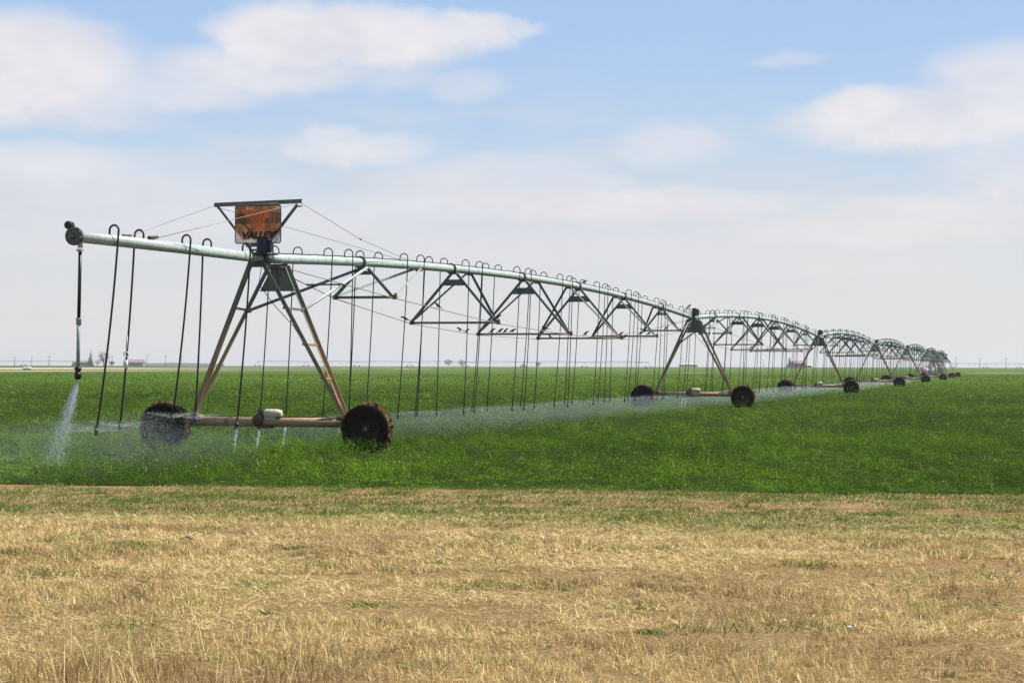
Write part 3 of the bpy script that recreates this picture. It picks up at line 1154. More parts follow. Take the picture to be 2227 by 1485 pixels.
# ------------------------------------------------------------------ birds
def bird_mesh(name):
    b = MB()
    # continuous skin: rings along the spine from beak to tail (x forward)
    ring = [(.125, .072, .002, .002), (.105, .074, .008, .008), (.092, .076, .019, .020), (.07, .078, .024, .024), (.05, .068, .024, .026), (.03, .052, .030, .034),
            (0, .034, .038, .042), (-.03, .020, .036, .038), (-.06, .006, .026, .026), (-.085, -.006, .018, .014), (-.12, -.022, .020, .007), (-.165, -.042, .024, .005), (-.17, -.044, .002, .002)]
    seg = 10
    vs, fs = [], []
    for (x, z, ry, rz_) in ring:
        for k in range(seg):
            a = 2 * math.pi * k / seg
            vs.append((x, ry * math.cos(a), .05 + z + rz_ * math.sin(a)))
    for i in range(len(ring) - 1):
        for k in range(seg):
            k2 = (k + 1) % seg
            fs.append((i * seg + k, i * seg + k2, (i + 1) * seg + k2, (i + 1) * seg + k))
    b.add(vs, fs, True)
    for s in (-1, 1):
        b.tube([(.005, s * .016, .055), (.012, s * .017, .02), (.004, s * .017, 0)], .004, 5)
        b.tube([(.03, s * .017, .001), (-.02, s * .017, .001)], .003, 5)
    me_ = b.build(name, M['bird'])
    return me_


bird0 = bird_mesh('bird')
BG = 'black birds perched on the truss'
# span index, along, across (left +), height, facing, label
BIRDS = [
    (0, 12.51, 1.16, 2.94, 100, 'black bird on the left truss rod, just before the second crossbar'),
    (0, 8.74, -.91, 3.17, 110, 'black bird on the right truss rod, crossing a strut of the second crossbar'),
    (0, 18.07, 1.36, 2.78, 70, 'black bird on the left rod below second crossbar, left of two'),
    (0, 18.9, 1.39, 2.75, -110, 'black bird on the left rod below second crossbar, right of two'),
    (0, 20.23, .99, 2.77, -95, 'leftmost black bird of four in a row on the third crossbar'),
    (0, 20.23, .74, 2.77, -105, 'second black bird from left in the row on the third crossbar'),
    (0, 20.23, .57, 2.77, -100, 'third black bird from left in the row on the third crossbar'),
    (0, 20.23, .36, 2.77, -85, 'rightmost black bird of four in a row on the third crossbar'),
    (0, 13.15, -1.2, 2.99, -80, 'black bird sitting at the right end of the second crossbar'),
    (0, 17.59, -1.35, 2.80, 100, 'black bird on the right rod above the fourth crossbar left end'),
    (0, 28.64, 1.39, 2.74, 80, 'black bird low on the left rod, beside the fourth crossbar'),
    (0, 22.16, -1.44, 2.72, -100, 'lone black bird on the right rod between third and fourth crossbars'),
    (0, 27.27, -1.42, 2.79, -95, 'left bird of the pair at the fourth crossbar right end'),
    (0, 27.85, -1.42, 2.72, -90, 'right bird of the pair at the fourth crossbar right end'),
    (0, 37.33, 1.0, 3.03, 85, 'black bird on the left rod just past the fifth crossbar'),
    (0, 41.06, .75, 3.21, 95, 'black bird at the left end of the sixth crossbar'),
    (0, 34.35, -.6, 2.93, -90, 'black bird midway on the fifth crossbar right half'),
    (0, 34.35, -.91, 2.93, -95, 'black bird near the right tip of the fifth crossbar'),
    (0, 41.42, -.18, 3.27, -100, 'black bird in the middle of the sixth crossbar'),
    (0, 45.36, .32, 3.60, 80, 'black bird on the left rod close to the second tower'),
    (0, 28.0, .02, 4.56, -70, 'black bird perched up on top of the pipe among goosenecks'),
    (1, 20.23, .4, 2.77, -90, 'black bird on a crossbar of the second span, left one'),
    (1, 27.3, .5, 2.76, -100, 'black bird on a crossbar of the second span, middle one'),
    (1, 27.3, -.4, 2.76, 90, 'black bird on a crossbar of the second span, right one'),
]
birds = []
for j, (si, x, y, z, rz_, lab) in enumerate(BIRDS):
    o = bird0 if j == 0 else bird0.copy()
    if j:
        COL.objects.link(o)
    p = spans[si].matrix_world @ Vector((x, y, z + .008))
    o.location = p
    o.rotation_euler = (0, R(-4 + random.uniform(-9, 9)), spans[si].rotation_euler.z + R(rz_))
    sc_ = random.uniform(.86, 1.02)
    o.scale = (sc_, sc_, sc_)
    tag(o, lab, 'bird', BG)
o = bird0.copy()
COL.objects.link(o)
o.location = towers[1].matrix_world @ Vector((-1.0, -.05, 4.325))
o.rotation_euler = (0, R(-5), R(10))
tag(o, 'bird standing on the wire hoop beside the second tower top', 'bird', BG)


# ------------------------------------------------------------------ water
def streaks(pos, vel, length, width):
    """thin elongated drops, two crossed slivers each"""
    n = len(pos)
    d = vel / np.linalg.norm(vel, axis=1, keepdims=True)
    rnd = rng.normal(size=(n, 3))
    u = np.cross(d, rnd)
    u /= np.linalg.norm(u, axis=1, keepdims=True)
    l = (length / 2)[:, None]
    w = (width / 2)[:, None]
    v2 = np.cross(d, u)
    V = np.stack([pos - d * l, pos + u * w, pos + d * l, pos - u * w, pos + v2 * w, pos - v2 * w], 1).reshape(-1, 3)
    b = (np.arange(n) * 6)[:, None]
    q = np.concatenate([b + np.array([[0, 1, 2, 3]]), b + np.array([[0, 4, 2, 5]])], 0)
    return V, q


def spray(p, n, v0=5.0, wind=-1.4, vz=(0.2, 1.2), zmin=.02):
    a = rng.uniform(0, 2 * np.pi, n)
    sp_ = v0 * rng.uniform(.55, 1.0, n)
    vzz = rng.uniform(*vz, n)
    tf = (vzz + np.sqrt(vzz ** 2 + 2 * 9.8 * np.maximum(p[2] - zmin, .05))) / 9.8
    u = rng.uniform(0, 1, n) ** .8
    tt = u * tf
    k = 1 - .25 * u
    x = p[0] + np.cos(a) * sp_ * tt * k + wind * tt * tt * 1.6
    y = p[1] + np.sin(a) * sp_ * tt * k
    z = p[2] + .03 + vzz * tt - 4.9 * tt ** 2
    vel = np.stack([np.cos(a) * sp_ + wind * tt, np.sin(a) * sp_, vzz - 9.8 * tt], 1)
    return np.stack([x, y, z], 1), vel


PS, VS, LS, WS = [], [], [], []


def put(pv, lmin, lmax, wmin, wmax):
    n = len(pv[0])
    PS.append(pv[0])
    VS.append(pv[1])
    LS.append(rng.uniform(lmin, lmax, n))
    WS.append(rng.uniform(wmin, wmax, n))


STREAMS = []
for (i, k, p) in NOZZLES:
    if i == 0 and k in (-1, 0):
        STREAMS.append(p)
        continue
    if (i == 0 and k == 34) or (i == 1 and k == -1):
        STREAMS.append(p)
        continue
    n = [950, 800, 560, 380, 260, 180, 150][i]
    f_ = [1, 1.15, 1.6, 2.2, 2.8, 3.4, 4][i]
    put(spray(p, n), .010, .04, .0011 * f_, .0026 * f_)
for j, e in enumerate(boom_ends):
    p = boom.matrix_world @ e
    if j == 4:
        STREAMS.append(p)
        continue
    put(spray(p, 3800, 5.5, -1.5, (.4, 1.5)), .006, .025, .0008, .0018)
    # the bright, still unbroken sheet close to the pad
    a = rng.uniform(0, 2 * np.pi, 500)
    r_ = rng.uniform(.02, .6, 500) ** 1.3
    pos = np.stack([p.x + np.cos(a) * r_, p.y + np.sin(a) * r_, p.z - .01 + r_ * (.30 if j else .12) - r_ ** 2 * .15], 1)
    vel = np.stack([np.cos(a), np.sin(a), (.27 if j else .1) * np.ones(500)], 1)
    put((pos, vel), .03, .07, .0006, .0014)
# fine drift of mist left of the boom, blown by the wind
for j in range(2):
    p = boom.matrix_world @ boom_ends[j]
    put(spray(p, 7000, 6.5, -3.4, (.2, 2.2)), .006, .02, .0010, .0020)
V, q = streaks(np.concatenate(PS), np.concatenate(VS), np.concatenate(LS), np.concatenate(WS))
ws = npmesh('water_spray', V, q, M['water'])
ws['kind'] = 'stuff'
ws['label'] = 'fine water spray drifting low under the hanging hoses'
ws['category'] = 'water spray'

# soft mist hanging in the air under the hoses, thickest at the wind-blown left end
mm, mt, mo_ = newmat('mist')
pv = mt.n('ShaderNodeVolumePrincipled')
pv.inputs['Color'].default_value = (0.82, 0.98, 0.96, 1)
pv.inputs['Density'].default_value = 0.009
pv.inputs['Anisotropy'].default_value = 0.25
mt.link(pv.outputs[0], mo_.inputs['Volume'])
a_dir = (TP[1] - TP[0]) / L0
mb = MB()
cs = [(-13.5, .1, .05), (-12.2, 1.2, .30), (-10.5, 2.5, .60), (-8.0, 3.2, .68), (-5, 2.8, .60), (-2.5, 1.2, .34), (1, 1.2, .36), (6, 1.9, .42), (40, 2.2, .44), (90, 2.2, .42), (150, 2.2, .36), (190, 1.4, .25), (200, .2, .05)]
vs_, fs_ = [], []
for (s_, w_, h_) in cs:
    if s_ <= 48:
        c_ = TP[0] + a_dir * s_
    else:
        i_ = min(int(s_ // 48), 6)
        c_ = TP[i_] + (TP[i_ + 1] - TP[i_]) * ((s_ - 48 * i_) / 48)
    off = -1.0 if s_ < -6 else -.5
    for k in range(20):
        a = 2 * math.pi * k / 20
        vs_.append((c_[0] + off + math.cos(a) * w_ * a_dir[1], c_[1] - math.cos(a) * w_ * a_dir[0], .16 + math.sin(a) * h_))
for i in range(len(cs) - 1):
    for k in range(20):
        k2 = (k + 1) % 20
        fs_.append((i * 20 + k, i * 20 + k2, (i + 1) * 20 + k2, (i + 1) * 20 + k))
fs_ += [tuple(range(20))[::-1], tuple(range((len(cs) - 1) * 20, len(cs) * 20))]
mb.add(vs_, fs_, True)
mist = mb.build('spray_mist', mm)
bmm = bmesh.new()
bmm.from_mesh(mist.data)
bmesh.ops.recalc_face_normals(bmm, faces=bmm.faces)
bmm.to_mesh(mist.data)
bmm.free()
mist['kind'] = 'stuff'
mist['label'] = 'pale mist hanging low along the irrigation line'
mist['category'] = 'mist'

# jet under the boom's long drop pipe
jp = boom.matrix_world @ Vector((GX, .03, 1.53))
n = 5000
u = rng.uniform(0, 1, n) ** 1.05
sp_ang = rng.normal(0, .050, (n, 2)) + (rng.integers(0, 7, (n, 1)) - 3) * np.array([[.030, .012]])
tt = u * .42
vel0 = np.stack([-.50 + sp_ang[:, 0] * 3.8, -.30 + sp_ang[:, 1] * 3.8, -2.0 + rng.uniform(-.4, .3, n)], 1)
pos = np.array(jp)[None, :] + vel0 * tt[:, None]
pos[:, 2] -= 4.9 * tt ** 2
pos[:, 0] -= 1.6 * tt ** 2
vel = vel0.copy()
vel[:, 2] -= 9.8 * tt
vel[:, 0] -= 3.2 * tt
ok = pos[:, 2] > .1
V, q = streaks(pos[ok], vel[ok], rng.uniform(.02, .09, ok.sum()), rng.uniform(.0012, .0034, ok.sum()))
jet = npmesh('water_jet', V, q, M['water'])
tag(jet, 'white water jet fanning down from the end drop pipe', 'water jet')

SLAB = ['thin white water stream under the hose left of the motor', 'thin white water stream right under the near tower motor', 'broken water trickle just right of the near tower motor',
        'water trickle under the left half of the second tower beam', 'water trickle under the second tower motor']
STREAMS.sort(key=lambda p: p[0] / p[1])
for j, p in enumerate(STREAMS):
    w_ = MB()
    rn = random.Random(90 + j)
    pts, rr = [], []
    for k in range(15):
        u_ = k / 14
        pts.append((-.06 * u_ * u_ + rn.uniform(-.008, .008), rn.uniform(-.008, .008), -.04 - u_ * (p[2] - .10)))
        rr.append(.012 * (1 - .45 * u_) * rn.uniform(.6, 1.25))
    w_.tube(pts, rr, 6)
    for k in range(26):
        u_ = rn.uniform(.02, 1)
        w_.tube([(-.05 * u_ + rn.gauss(0, .02), rn.gauss(0, .02), -.05 - u_ * (p[2] - .1)), (-.055 * u_ + rn.gauss(0, .02), rn.gauss(0, .02), -.08 - u_ * (p[2] - .1))], rn.uniform(.003, .006), 4)
    o = w_.build('water_stream', M['water'], None, p)
    tag(o, SLAB[min(j, 4)], 'water stream', 'water streams below the tower hoses')


# ------------------------------------------------------------------ plants
def blades(base, az_, h, lean, width, tint, mid=.55):
    """curved blades: base points, azimuth of lean, height, sideways reach, width"""
    n = len(base)
    d = np.stack([np.cos(az_), np.sin(az_), np.zeros(n)], 1)
    fa = rng.uniform(0, np.pi, n)
    wv = np.stack([np.cos(fa), np.sin(fa), np.zeros(n)], 1) * (width / 2)[:, None]
    up = np.array([0, 0, 1.0])[None, :]
    m_ = base + d * (lean * .35)[:, None] + up * (h * mid)[:, None]
    t_ = base + d * lean[:, None] + up * h[:, None]
    V = np.stack([base - wv, base + wv, m_ + wv * .8, m_ - wv * .8, t_], 1).reshape(-1, 3)
    b = (np.arange(n) * 5)[:, None]
    return V, b + np.array([[0, 1, 2, 3]]), b + np.array([[3, 2, 4]]), np.repeat(tint, 5, 0)


def merge(parts):
    V, Q, T, C = [], [], [], []
    o = 0
    for v, q_, t_, c in parts:
        V.append(v)
        Q.append(q_ + o)
        if t_ is not None:
            T.append(t_ + o)
        C.append(c)
        o += len(v)
    return np.concatenate(V), np.concatenate(Q), (np.concatenate(T) if T else None), np.concatenate(C)


def scatter(n, y0, y1, margin=2.5, pw=1.0):
    """points in the view's wedge of ground, denser near if pw > 1"""
    y = y0 + (y1 - y0) * rng.uniform(0, 1, n * 2) ** pw
    hw_ = .262 * y + margin
    keep = rng.uniform(0, 1, n * 2) < hw_ / hw_.max()
    y = y[keep][:n]
    x = rng.uniform(-1, 1, len(y)) * (.262 * y + margin)
    return x, y


def mixc(a, b, t):
    return np.array(a)[None, :] * (1 - t[:, None]) + np.array(b)[None, :] * t[:, None]


# dry grass of the verge
parts = []
STRAW, PALE, BROWN, OLIVE = (.75, .535, .215), (.95, .78, .42), (.30, .175, .07), (.32, .34, .09)


def straw_tint(x, y, n):
    t = np.clip(rng.normal(.5, .28, n), 0, 1)
    c = mixc(STRAW, PALE, t)
    dk = sstep(.52, .75, fbm(x * 1.1, y * .8, 21)) * rng.uniform(.2, 1, n)
    c = c * rng.uniform(.70, 1.12, (n, 1))
    c = c * (1 - dk[:, None] * .62) + np.array(BROWN)[None, :] * dk[:, None] * .62
    gr = sstep(.60, .74, fbm(x * .9, y * 1.1, 31)) * (rng.uniform(0, 1, n) < .4)
    gr = np.maximum(gr, sstep(20.3, 22.8, y + .22 * x) * (rng.uniform(0, 1, n) < .6))
    c = c * (1 - gr[:, None]) + np.array(OLIVE)[None, :] * gr[:, None]
    return c


def bare(x, y):
    return fbm(x * .55 + 4, y * .85, 141, 4)


# tufts
def tall(x, y):
    return sstep(.36, .62, fbm(x * .75, y * .75, 61, 4))


x0, y0 = scatter(21000, 9.3, 23.5)
keep = (fbm(x0 * 1.2, y0 * 1.2, 51) > .40) | (rng.uniform(0, 1, len(x0)) < .2)
keep &= (bare(x0, y0) < .70) | (rng.uniform(0, 1, len(x0)) < .15)
x0, y0 = x0[keep], y0[keep]
nb = 20
rad = np.repeat(rng.uniform(.015, .045, len(x0)), nb)
x = np.repeat(x0, nb) + rng.normal(0, 1, len(x0) * nb) * rad
y = np.repeat(y0, nb) + rng.normal(0, 1, len(x0) * nb) * rad
hh = np.repeat((.022 + .038 * tall(x0, y0)) * rng.uniform(.6, 1.5, len(x0)), nb) * rng.uniform(.45, 1.15, len(x))
base = np.stack([x, y, gz(x, y) - .005], 1)
tuft_shade = np.repeat(rng.uniform(.55, 1.3, len(x0)), nb)
parts.append(blades(base, rng.uniform(0, 2 * np.pi, len(x)), hh, hh * rng.uniform(.1, .75, len(x)), rng.uniform(.004, .008, len(x)) * (y / 14), straw_tint(x, y, len(x)) * tuft_shade[:, None]))
# scattered stubble
x, y = scatter(60000, 9.3, 23.5)
keep = (fbm(x * 1.3, y * 1.3, 71) > .40) & (bare(x, y) < .71)
x, y = x[keep], y[keep]
hh = rng.uniform(.02, .07, len(x))
base = np.stack([x, y, gz(x, y) - .004], 1)
parts.append(blades(base, rng.uniform(0, 2 * np.pi, len(x)), hh, hh * rng.uniform(.3, 1.8, len(x)), rng.uniform(.004, .009, len(x)) * (y / 14), straw_tint(x, y, len(x))))
# straw lying flat
x, y = scatter(130000, 9.3, 23.0)
keep = (fbm(x * .8, y * 1.3, 81) > .36) & (rng.uniform(0, 1, len(x)) > tall(x, y) * .6) & ((bare(x, y) < .69) | (rng.uniform(0, 1, len(x)) < .3))
x, y = x[keep], y[keep]
ln_ = rng.uniform(.04, .13, len(x)) + .12 * (rng.uniform(0, 1, len(x)) < .12)
base = np.stack([x, y, gz(x, y) + rng.uniform(.004, .045, len(x))], 1)
parts.append(blades(base, rng.normal(0, .55, len(x)) + np.pi * (rng.uniform(0, 1, len(x)) < .5), rng.uniform(-.004, .035, len(x)), ln_, rng.uniform(.0035, .008, len(x)) * (y / 14), straw_tint(x, y, len(x)) * rng.uniform(.75, 1.1, (len(x), 1))))
# tall dead stalks at the lower left
x = np.concatenate([rng.normal(-1.9, .7, 420), rng.uniform(-4, 4, 150)])
y = rng.uniform(9.6, 12.6, len(x))
hh = rng.uniform(.10, .34, len(x))
base = np.stack([x, y, gz(x, y) - .004], 1)
parts.append(blades(base, rng.uniform(0, 2 * np.pi, len(x)), hh, hh * rng.uniform(.1, .75, len(x)), rng.uniform(.004, .008, len(x)), straw_tint(x, y, len(x))))
# brown dead weeds standing at the lower left
x = rng.normal(-1.9, .6, 3000)
y = rng.uniform(9.7, 11.6, len(x))
k = fbm(x * 2.5, y * 2.0, 171) > .45
x, y = x[k], y[k]
n = len(x)
hh = rng.uniform(.04, .15, n)
base = np.stack([x, y, gz(x, y) - .004], 1)
parts.append(blades(base, rng.uniform(0, 2 * np.pi, n), hh, hh * rng.uniform(.1, .9, n), rng.uniform(.003, .007, n), mixc((.26, .155, .07), (.66, .46, .22), rng.uniform(0, 1, n))))
V, Q, T, C = merge(parts)
dg = npmesh('dry_grass', V, Q, M['straw'], T, np.clip(C, 0, 1))
tag(dg, 'dry straw coloured grass and stubble covering the foreground', 'dry grass', None, 'stuff')

# green weeds and short grass along the field track
parts = []
x, y = scatter(230000, 20.0, 30.2, 3.0)
yy = y + .22 * x
dens = fbm(x * .9, y * 1.6, 91)
band = .47 + .30 * np.exp(-((yy - 23.4) / .8) ** 2) + .14 * np.exp(-((yy - 26.4) / .5) ** 2) - .20 * np.exp(-((yy - 25.2) / .42) ** 2) * sstep(-4, 1, x) - .10 * np.exp(-((yy - 27.7) / .5) ** 2)
band = band - .5 * sstep(22.6, 21.0, yy)
keep = (dens < band + .04 + rng.normal(0, .05, len(x))) & (y + .166 * x < 28.35)
x, y = x[keep], y[keep]
n = len(x)
hh = rng.uniform(.015, .06, n)
t = rng.uniform(0, 1, n)
c = mixc((.06, .115, .018), (.18, .24, .045), t)
dr = rng.uniform(0, 1, n) < .22
c[dr] = mixc(STRAW, PALE, rng.uniform(0, 1, dr.sum()))
base = np.stack([x, y, gz(x, y) - .004], 1)
parts.append(blades(base, rng.uniform(0, 2 * np.pi, n), hh, hh * rng.uniform(.3, 1.4, n), rng.uniform(.004, .010, n), c))
# bigger green clumps
cx_, cy_ = scatter(1500, 12.0, 29.0, 3.0)
pr = np.where(cy_ + .22 * cx_ > 22.3, .85, .07)
sel = rng.uniform(0, 1, len(cx_)) < pr
cx_, cy_ = cx_[sel], cy_[sel]
nb = 110
rad = np.repeat(rng.uniform(.04, .20, len(cx_)), nb)
x = np.repeat(cx_, nb) + rng.normal(0, 1, len(cx_) * nb) * rad
y = np.repeat(cy_, nb) + rng.normal(0, 1, len(cx_) * nb) * rad * .8
n = len(x)
hh = rng.uniform(.02, .07, n) * (.4 + rad * 5)
c = mixc((.07, .13, .02), (.19, .27, .05), rng.uniform(0, 1, n))
base = np.stack([x, y, gz(x, y) - .004], 1)
parts.append(blades(base, rng.uniform(0, 2 * np.pi, n), hh, hh * rng.uniform(.4, 1.6, n), rng.uniform(.005, .010, n), c))
# dry litter on the track
x, y = scatter(120000, 20.5, 29.0, 3.0)
keep = (fbm(x * .9, y * 1.7, 95) > .33) & (y + .166 * x < 28.25)
x, y = x[keep], y[keep]
n = len(x)
base = np.stack([x, y, gz(x, y) + rng.uniform(.003, .02, n)], 1)
parts.append(blades(base, rng.normal(0, .8, n), rng.uniform(0, .03, n), rng.uniform(.04, .14, n), rng.uniform(.004, .009, n), .72 * mixc(STRAW, PALE, rng.uniform(0, 1, n))))
V, Q, T, C = merge(parts)
wd = npmesh('weeds', V, Q, M['leaf'], T, np.clip(C, 0, 1))
tag(wd, 'short green weeds and litter along the bare field track', 'weeds', None, 'stuff')

# the alfalfa crop
LIGHT, DEEP, YEL = (.158, .278, .016), (.030, .074, .005), (.42, .44, .13)


def leaves(x, y, z, size, tint, tilt=.42, out=None):
    n = len(x)
    nrm = rng.normal(0, tilt, (n, 3))
    nrm[:, 2] = np.abs(nrm[:, 2]) * .4 + .75
    if out is not None:
        nrm[:, :2] += out
    nrm /= np.linalg.norm(nrm, axis=1, keepdims=True)
    r_ = rng.normal(size=(n, 3))
    u_ = np.cross(nrm, r_)
    u_ /= np.linalg.norm(u_, axis=1, keepdims=True)
    w_ = np.cross(nrm, u_)
    c = np.stack([x, y, z], 1)
    s = size[:, None]
    V = np.stack([c - u_ * s, c - w_ * s * .5, c + u_ * s, c + w_ * s * .5], 1).reshape(-1, 3)
    q_ = (np.arange(n) * 4)[:, None] + np.array([[0, 1, 2, 3]])
    return V, q_, None, np.repeat(tint, 4, 0)


def crop_top(x, y):
    q = fbm(x * 1.9, y * 1.3, 101, 4)
    h = .015 + .36 * sstep(.34, .80, q) + .12 * (fbm(x * 5, y * 4, 111, 2) - .5)
    h = np.maximum(h, .012)
    e = y + .166 * x - 28.35
    return np.maximum(h * sstep(-.30, .30, e + 1.1 * (fbm(x * .9, y * .9, 5, 3) - .42)), .0)


def crop_patch(n, y0, y1, nl, size, pw=1.0, spread=.06, margin=4.0, lift=1.0):
    x0, y0_ = scatter(n, y0, y1, margin, pw)
    k = (y0_ + .166 * x0) > 28.2
    if y1 < 100:
        k &= (fbm(x0 * 2.6, y0_ * 1.7, 131, 3) + rng.normal(0, .04, len(x0))) > .43
    x0, y0_ = x0[k], y0_[k]
    hole = sstep(.55, .64, fbm(x0 * 1.5, y0_ * 1.0, 181, 3)) if y1 < 200 else np.zeros(len(x0))
    keep_ = rng.uniform(0, 1, len(x0)) > hole * .7
    x0, y0_, hole = x0[keep_], y0_[keep_], hole[keep_]
    h0 = crop_top(x0, y0_) * (1 - .8 * hole) * rng.uniform(.75, 1.25, len(x0))
    dx = rng.normal(0, spread, len(x0) * nl)
    dy = rng.normal(0, spread, len(x0) * nl)
    x = np.repeat(x0, nl) + dx
    y = np.repeat(y0_, nl) + dy
    hr = np.repeat(h0, nl)
    rr = np.sqrt(dx * dx + dy * dy) / spread
    z = hr * np.clip(1.05 - .16 * rr * rr, .15, 1) * (1 - rng.uniform(0, 1, len(x)) ** 2.2 * .7) * lift + .008
    patch = fbm(x * .35, y * .16, 121) + .8 * (np.repeat(fbm(x0 * 2.2, y0_ * 1.6, 151, 3), nl) - .5)
    t = np.clip(rng.normal(.47, .10, len(x)) + np.repeat(rng.normal(0, .15, len(x0)), nl) + (patch - .5) * 1.2 - np.repeat(hole, nl) * .25, 0, 1)
    c = mixc(DEEP, LIGHT, t)
    yl = rng.uniform(0, 1, len(x)) < .012
    c[yl] = np.array(YEL)[None, :]
    return leaves(x, y, gz(x, y) + z, size * rng.uniform(.6, 1.3, len(x)), c, out=np.stack([dx, dy], 1) / spread * .55)


parts = [crop_patch(40000, 26.0, 50, 20, .0150, 1.0, .065, 3.0),
         crop_patch(30000, 50, 95, 12, .024, 1.0, .10, 4.0),
         crop_patch(20000, 95, 190, 7, .055, 1.0, .22, 6.0),
         crop_patch(16000, 190, 420, 5, .11, 1.0, .45, 8.0)]
# pale seed stalks standing out of the crop
x, y = scatter(1500, 28.5, 90, 3.0, 1.6)
k = (y + .22 * x) > 29.2
x, y = x[k], y[k]
n = len(x)
hh = rng.uniform(.06, .16, n)
base = np.stack([x, y, gz(x, y) + crop_top(x, y) * .8], 1)
parts.append(blades(base, rng.uniform(0, 2 * np.pi, n), hh, hh * rng.uniform(.3, 1.3, n), rng.uniform(.006, .012, n), np.tile(np.array([[.42, .42, .16]]), (n, 1))))
V, Q, T, C = merge(parts)
cr = npmesh('alfalfa_crop', V, Q, M['leaf'], T, np.clip(C, 0, 1))
tag(cr, 'low dense green alfalfa crop filling the field', 'crop', None, 'stuff')


# ------------------------------------------------------------------ far away
def at(px, dist):
    """a spot on the land in the direction of a photo column, at a given distance"""
    x = (px - 1113.5) / FPX * dist
    return Vector((x, dist, float(gz(x, dist))))


def tank(px, dist, length, rad, label, rz=0.0, ends='tank', legs=True):
    p = at(px, dist)
    r0 = empty('storage_tank', p, rz)
    tag(r0, label, 'tank')
    b = MB()
    zc = rad + .35
    b.lathe((0, 0, zc), (1, 0, 0), [(-length / 2, .001), (-length / 2, rad * .6), (-length / 2 + .12, rad * .9), (-length / 2 + .3, rad), (length / 2 - .3, rad), (length / 2 - .12, rad * .9), (length / 2, rad * .6), (length / 2, .001)], 20)
    b.build('barrel', M['tank'], r0)
    if ends == 'red':
        MB().lathe((-length * .36, 0, zc), (1, 0, 0), [(-length * .09, rad + .01), (-length * .09, rad + .03), (length * .09, rad + .03), (length * .09, rad + .01)], 20).build('red_band', M['redpaint'], r0)
    if legs:
        for sx in (-1, 1):
            MB().box((sx * length * .32, 0, .3), (.25, rad * 1.5, .6)).build('cradle', M['gear'], r0)
    MB().lathe((0, 0, zc + rad - .05), (0, 0, 1), [(0, .25), (.2, .25), (.22, .001)], 12).build('lid', M['black'], r0)
    return r0


tank(2019, 345, 2.9, .68, 'white tank with orange end standing among the far towers', .15, 'red')
tank(59, 640, 2.7, .45, 'white cylindrical tank on the pale dirt strip, far left', .1)
tank(1406, 1250, 2.4, .85, 'small white tank with red end left of the second tower', .1, 'red')


def house(px, dist, w, d, h, roof_h, wall_m, roof_m, label, rz=0.0, nw=3, name='farmhouse'):
    p = at(px, dist)
    r0 = empty(name, p, rz)
    tag(r0, label, 'house' if name == 'farmhouse' else 'shed')
    MB().box((0, 0, h / 2), (w, d, h)).build('wall', wall_m, r0)
    b = MB()
    ov = .4
    v = [(-w / 2 - ov, -d / 2 - ov, h), (w / 2 + ov, -d / 2 - ov, h), (w / 2 + ov, d / 2 + ov, h), (-w / 2 - ov, d / 2 + ov, h), (-w / 2 - ov, 0, h + roof_h), (w / 2 + ov, 0, h + roof_h)]
    b.add(v, [(0, 1, 5, 4), (2, 3, 4, 5), (0, 4, 3), (1, 2, 5), (0, 3, 2, 1)])
    b.build('roof', roof_m, r0)
    for k in range(nw):
        x = -w / 2 + w * (k + .7) / (nw + .4)
        MB().box((x, -d / 2 - .02, h * .55), (1.2, .08, 1.1)).build('window', M['glass'], r0)
    MB().box((w * .28, -d / 2 - .03, 1.0), (1.0, .08, 2.0)).build('door', M['wood'], r0)
    return r0


house(178, 1520, 13, 8, 3.0, 1.6, M['wall'], M['roofgrey'], 'long low brown farmhouse left of the dark conifer', 0.05)
house(292, 1540, 15, 8, 3.0, 2.2, M['wall'], M['roofgrey'], 'brown roofed farmhouse right of the bare tree', -.05)
house(1738, 1450, 9, 7, 3.4, 1.9, M['wall'], M['roofred'], 'red roofed farmhouse beside a dark tree near the third tower', .1)
house(1497, 1700, 15, 8, 2.6, .5, M['wallpale'], M['wallpale'], 'long pale yellow shed on the horizon behind the second tower', 0, 4, 'long_shed')
house(1757, 1500, 5, 5, 2.0, .5, M['wallpale'], M['wallpale'], 'small white shed right of the red roofed farmhouse', 0, 1, 'small_shed')


def conifer(px, dist, h, rad, label):
    p = at(px, dist)
    r0 = empty('conifer_tree', p)
    tag(r0, label, 'tree', 'trees on the horizon')
    MB().tube([(0, 0, 0), (0, 0, h * .5), (.05, 0, h * .97)], [h * .03, h * .02, .03], 8).build('trunk', M['bark'], r0)
    rn = np.random.default_rng(int(px))
    V, F = [], []
    b = MB()
    for lev in range(22):
        z = h * (.08 + .9 * lev / 22)
        rr = rad * (1 - (lev / 22) ** 1.15) * rn.uniform(.75, 1.15) + .12
        for k in range(9):
            a = rn.uniform(0, 6.28)
            q0 = Vector((0, 0, z))
            tip = Vector((math.cos(a) * rr, math.sin(a) * rr, z - rr * rn.uniform(.05, .3)))
            sd = Vector((-math.sin(a), math.cos(a), 0)) * rr * .22
            mid = q0.lerp(tip, .6)
            for s_ in range(2):
                jit = Vector(rn.normal(0, .12, 3))
                b.add([q0 + jit, mid + sd + jit, tip + jit, mid - sd + jit + Vector((0, 0, -.15))], [(0, 1, 2, 3)])
    b.build('crown', M['conifer'], r0)


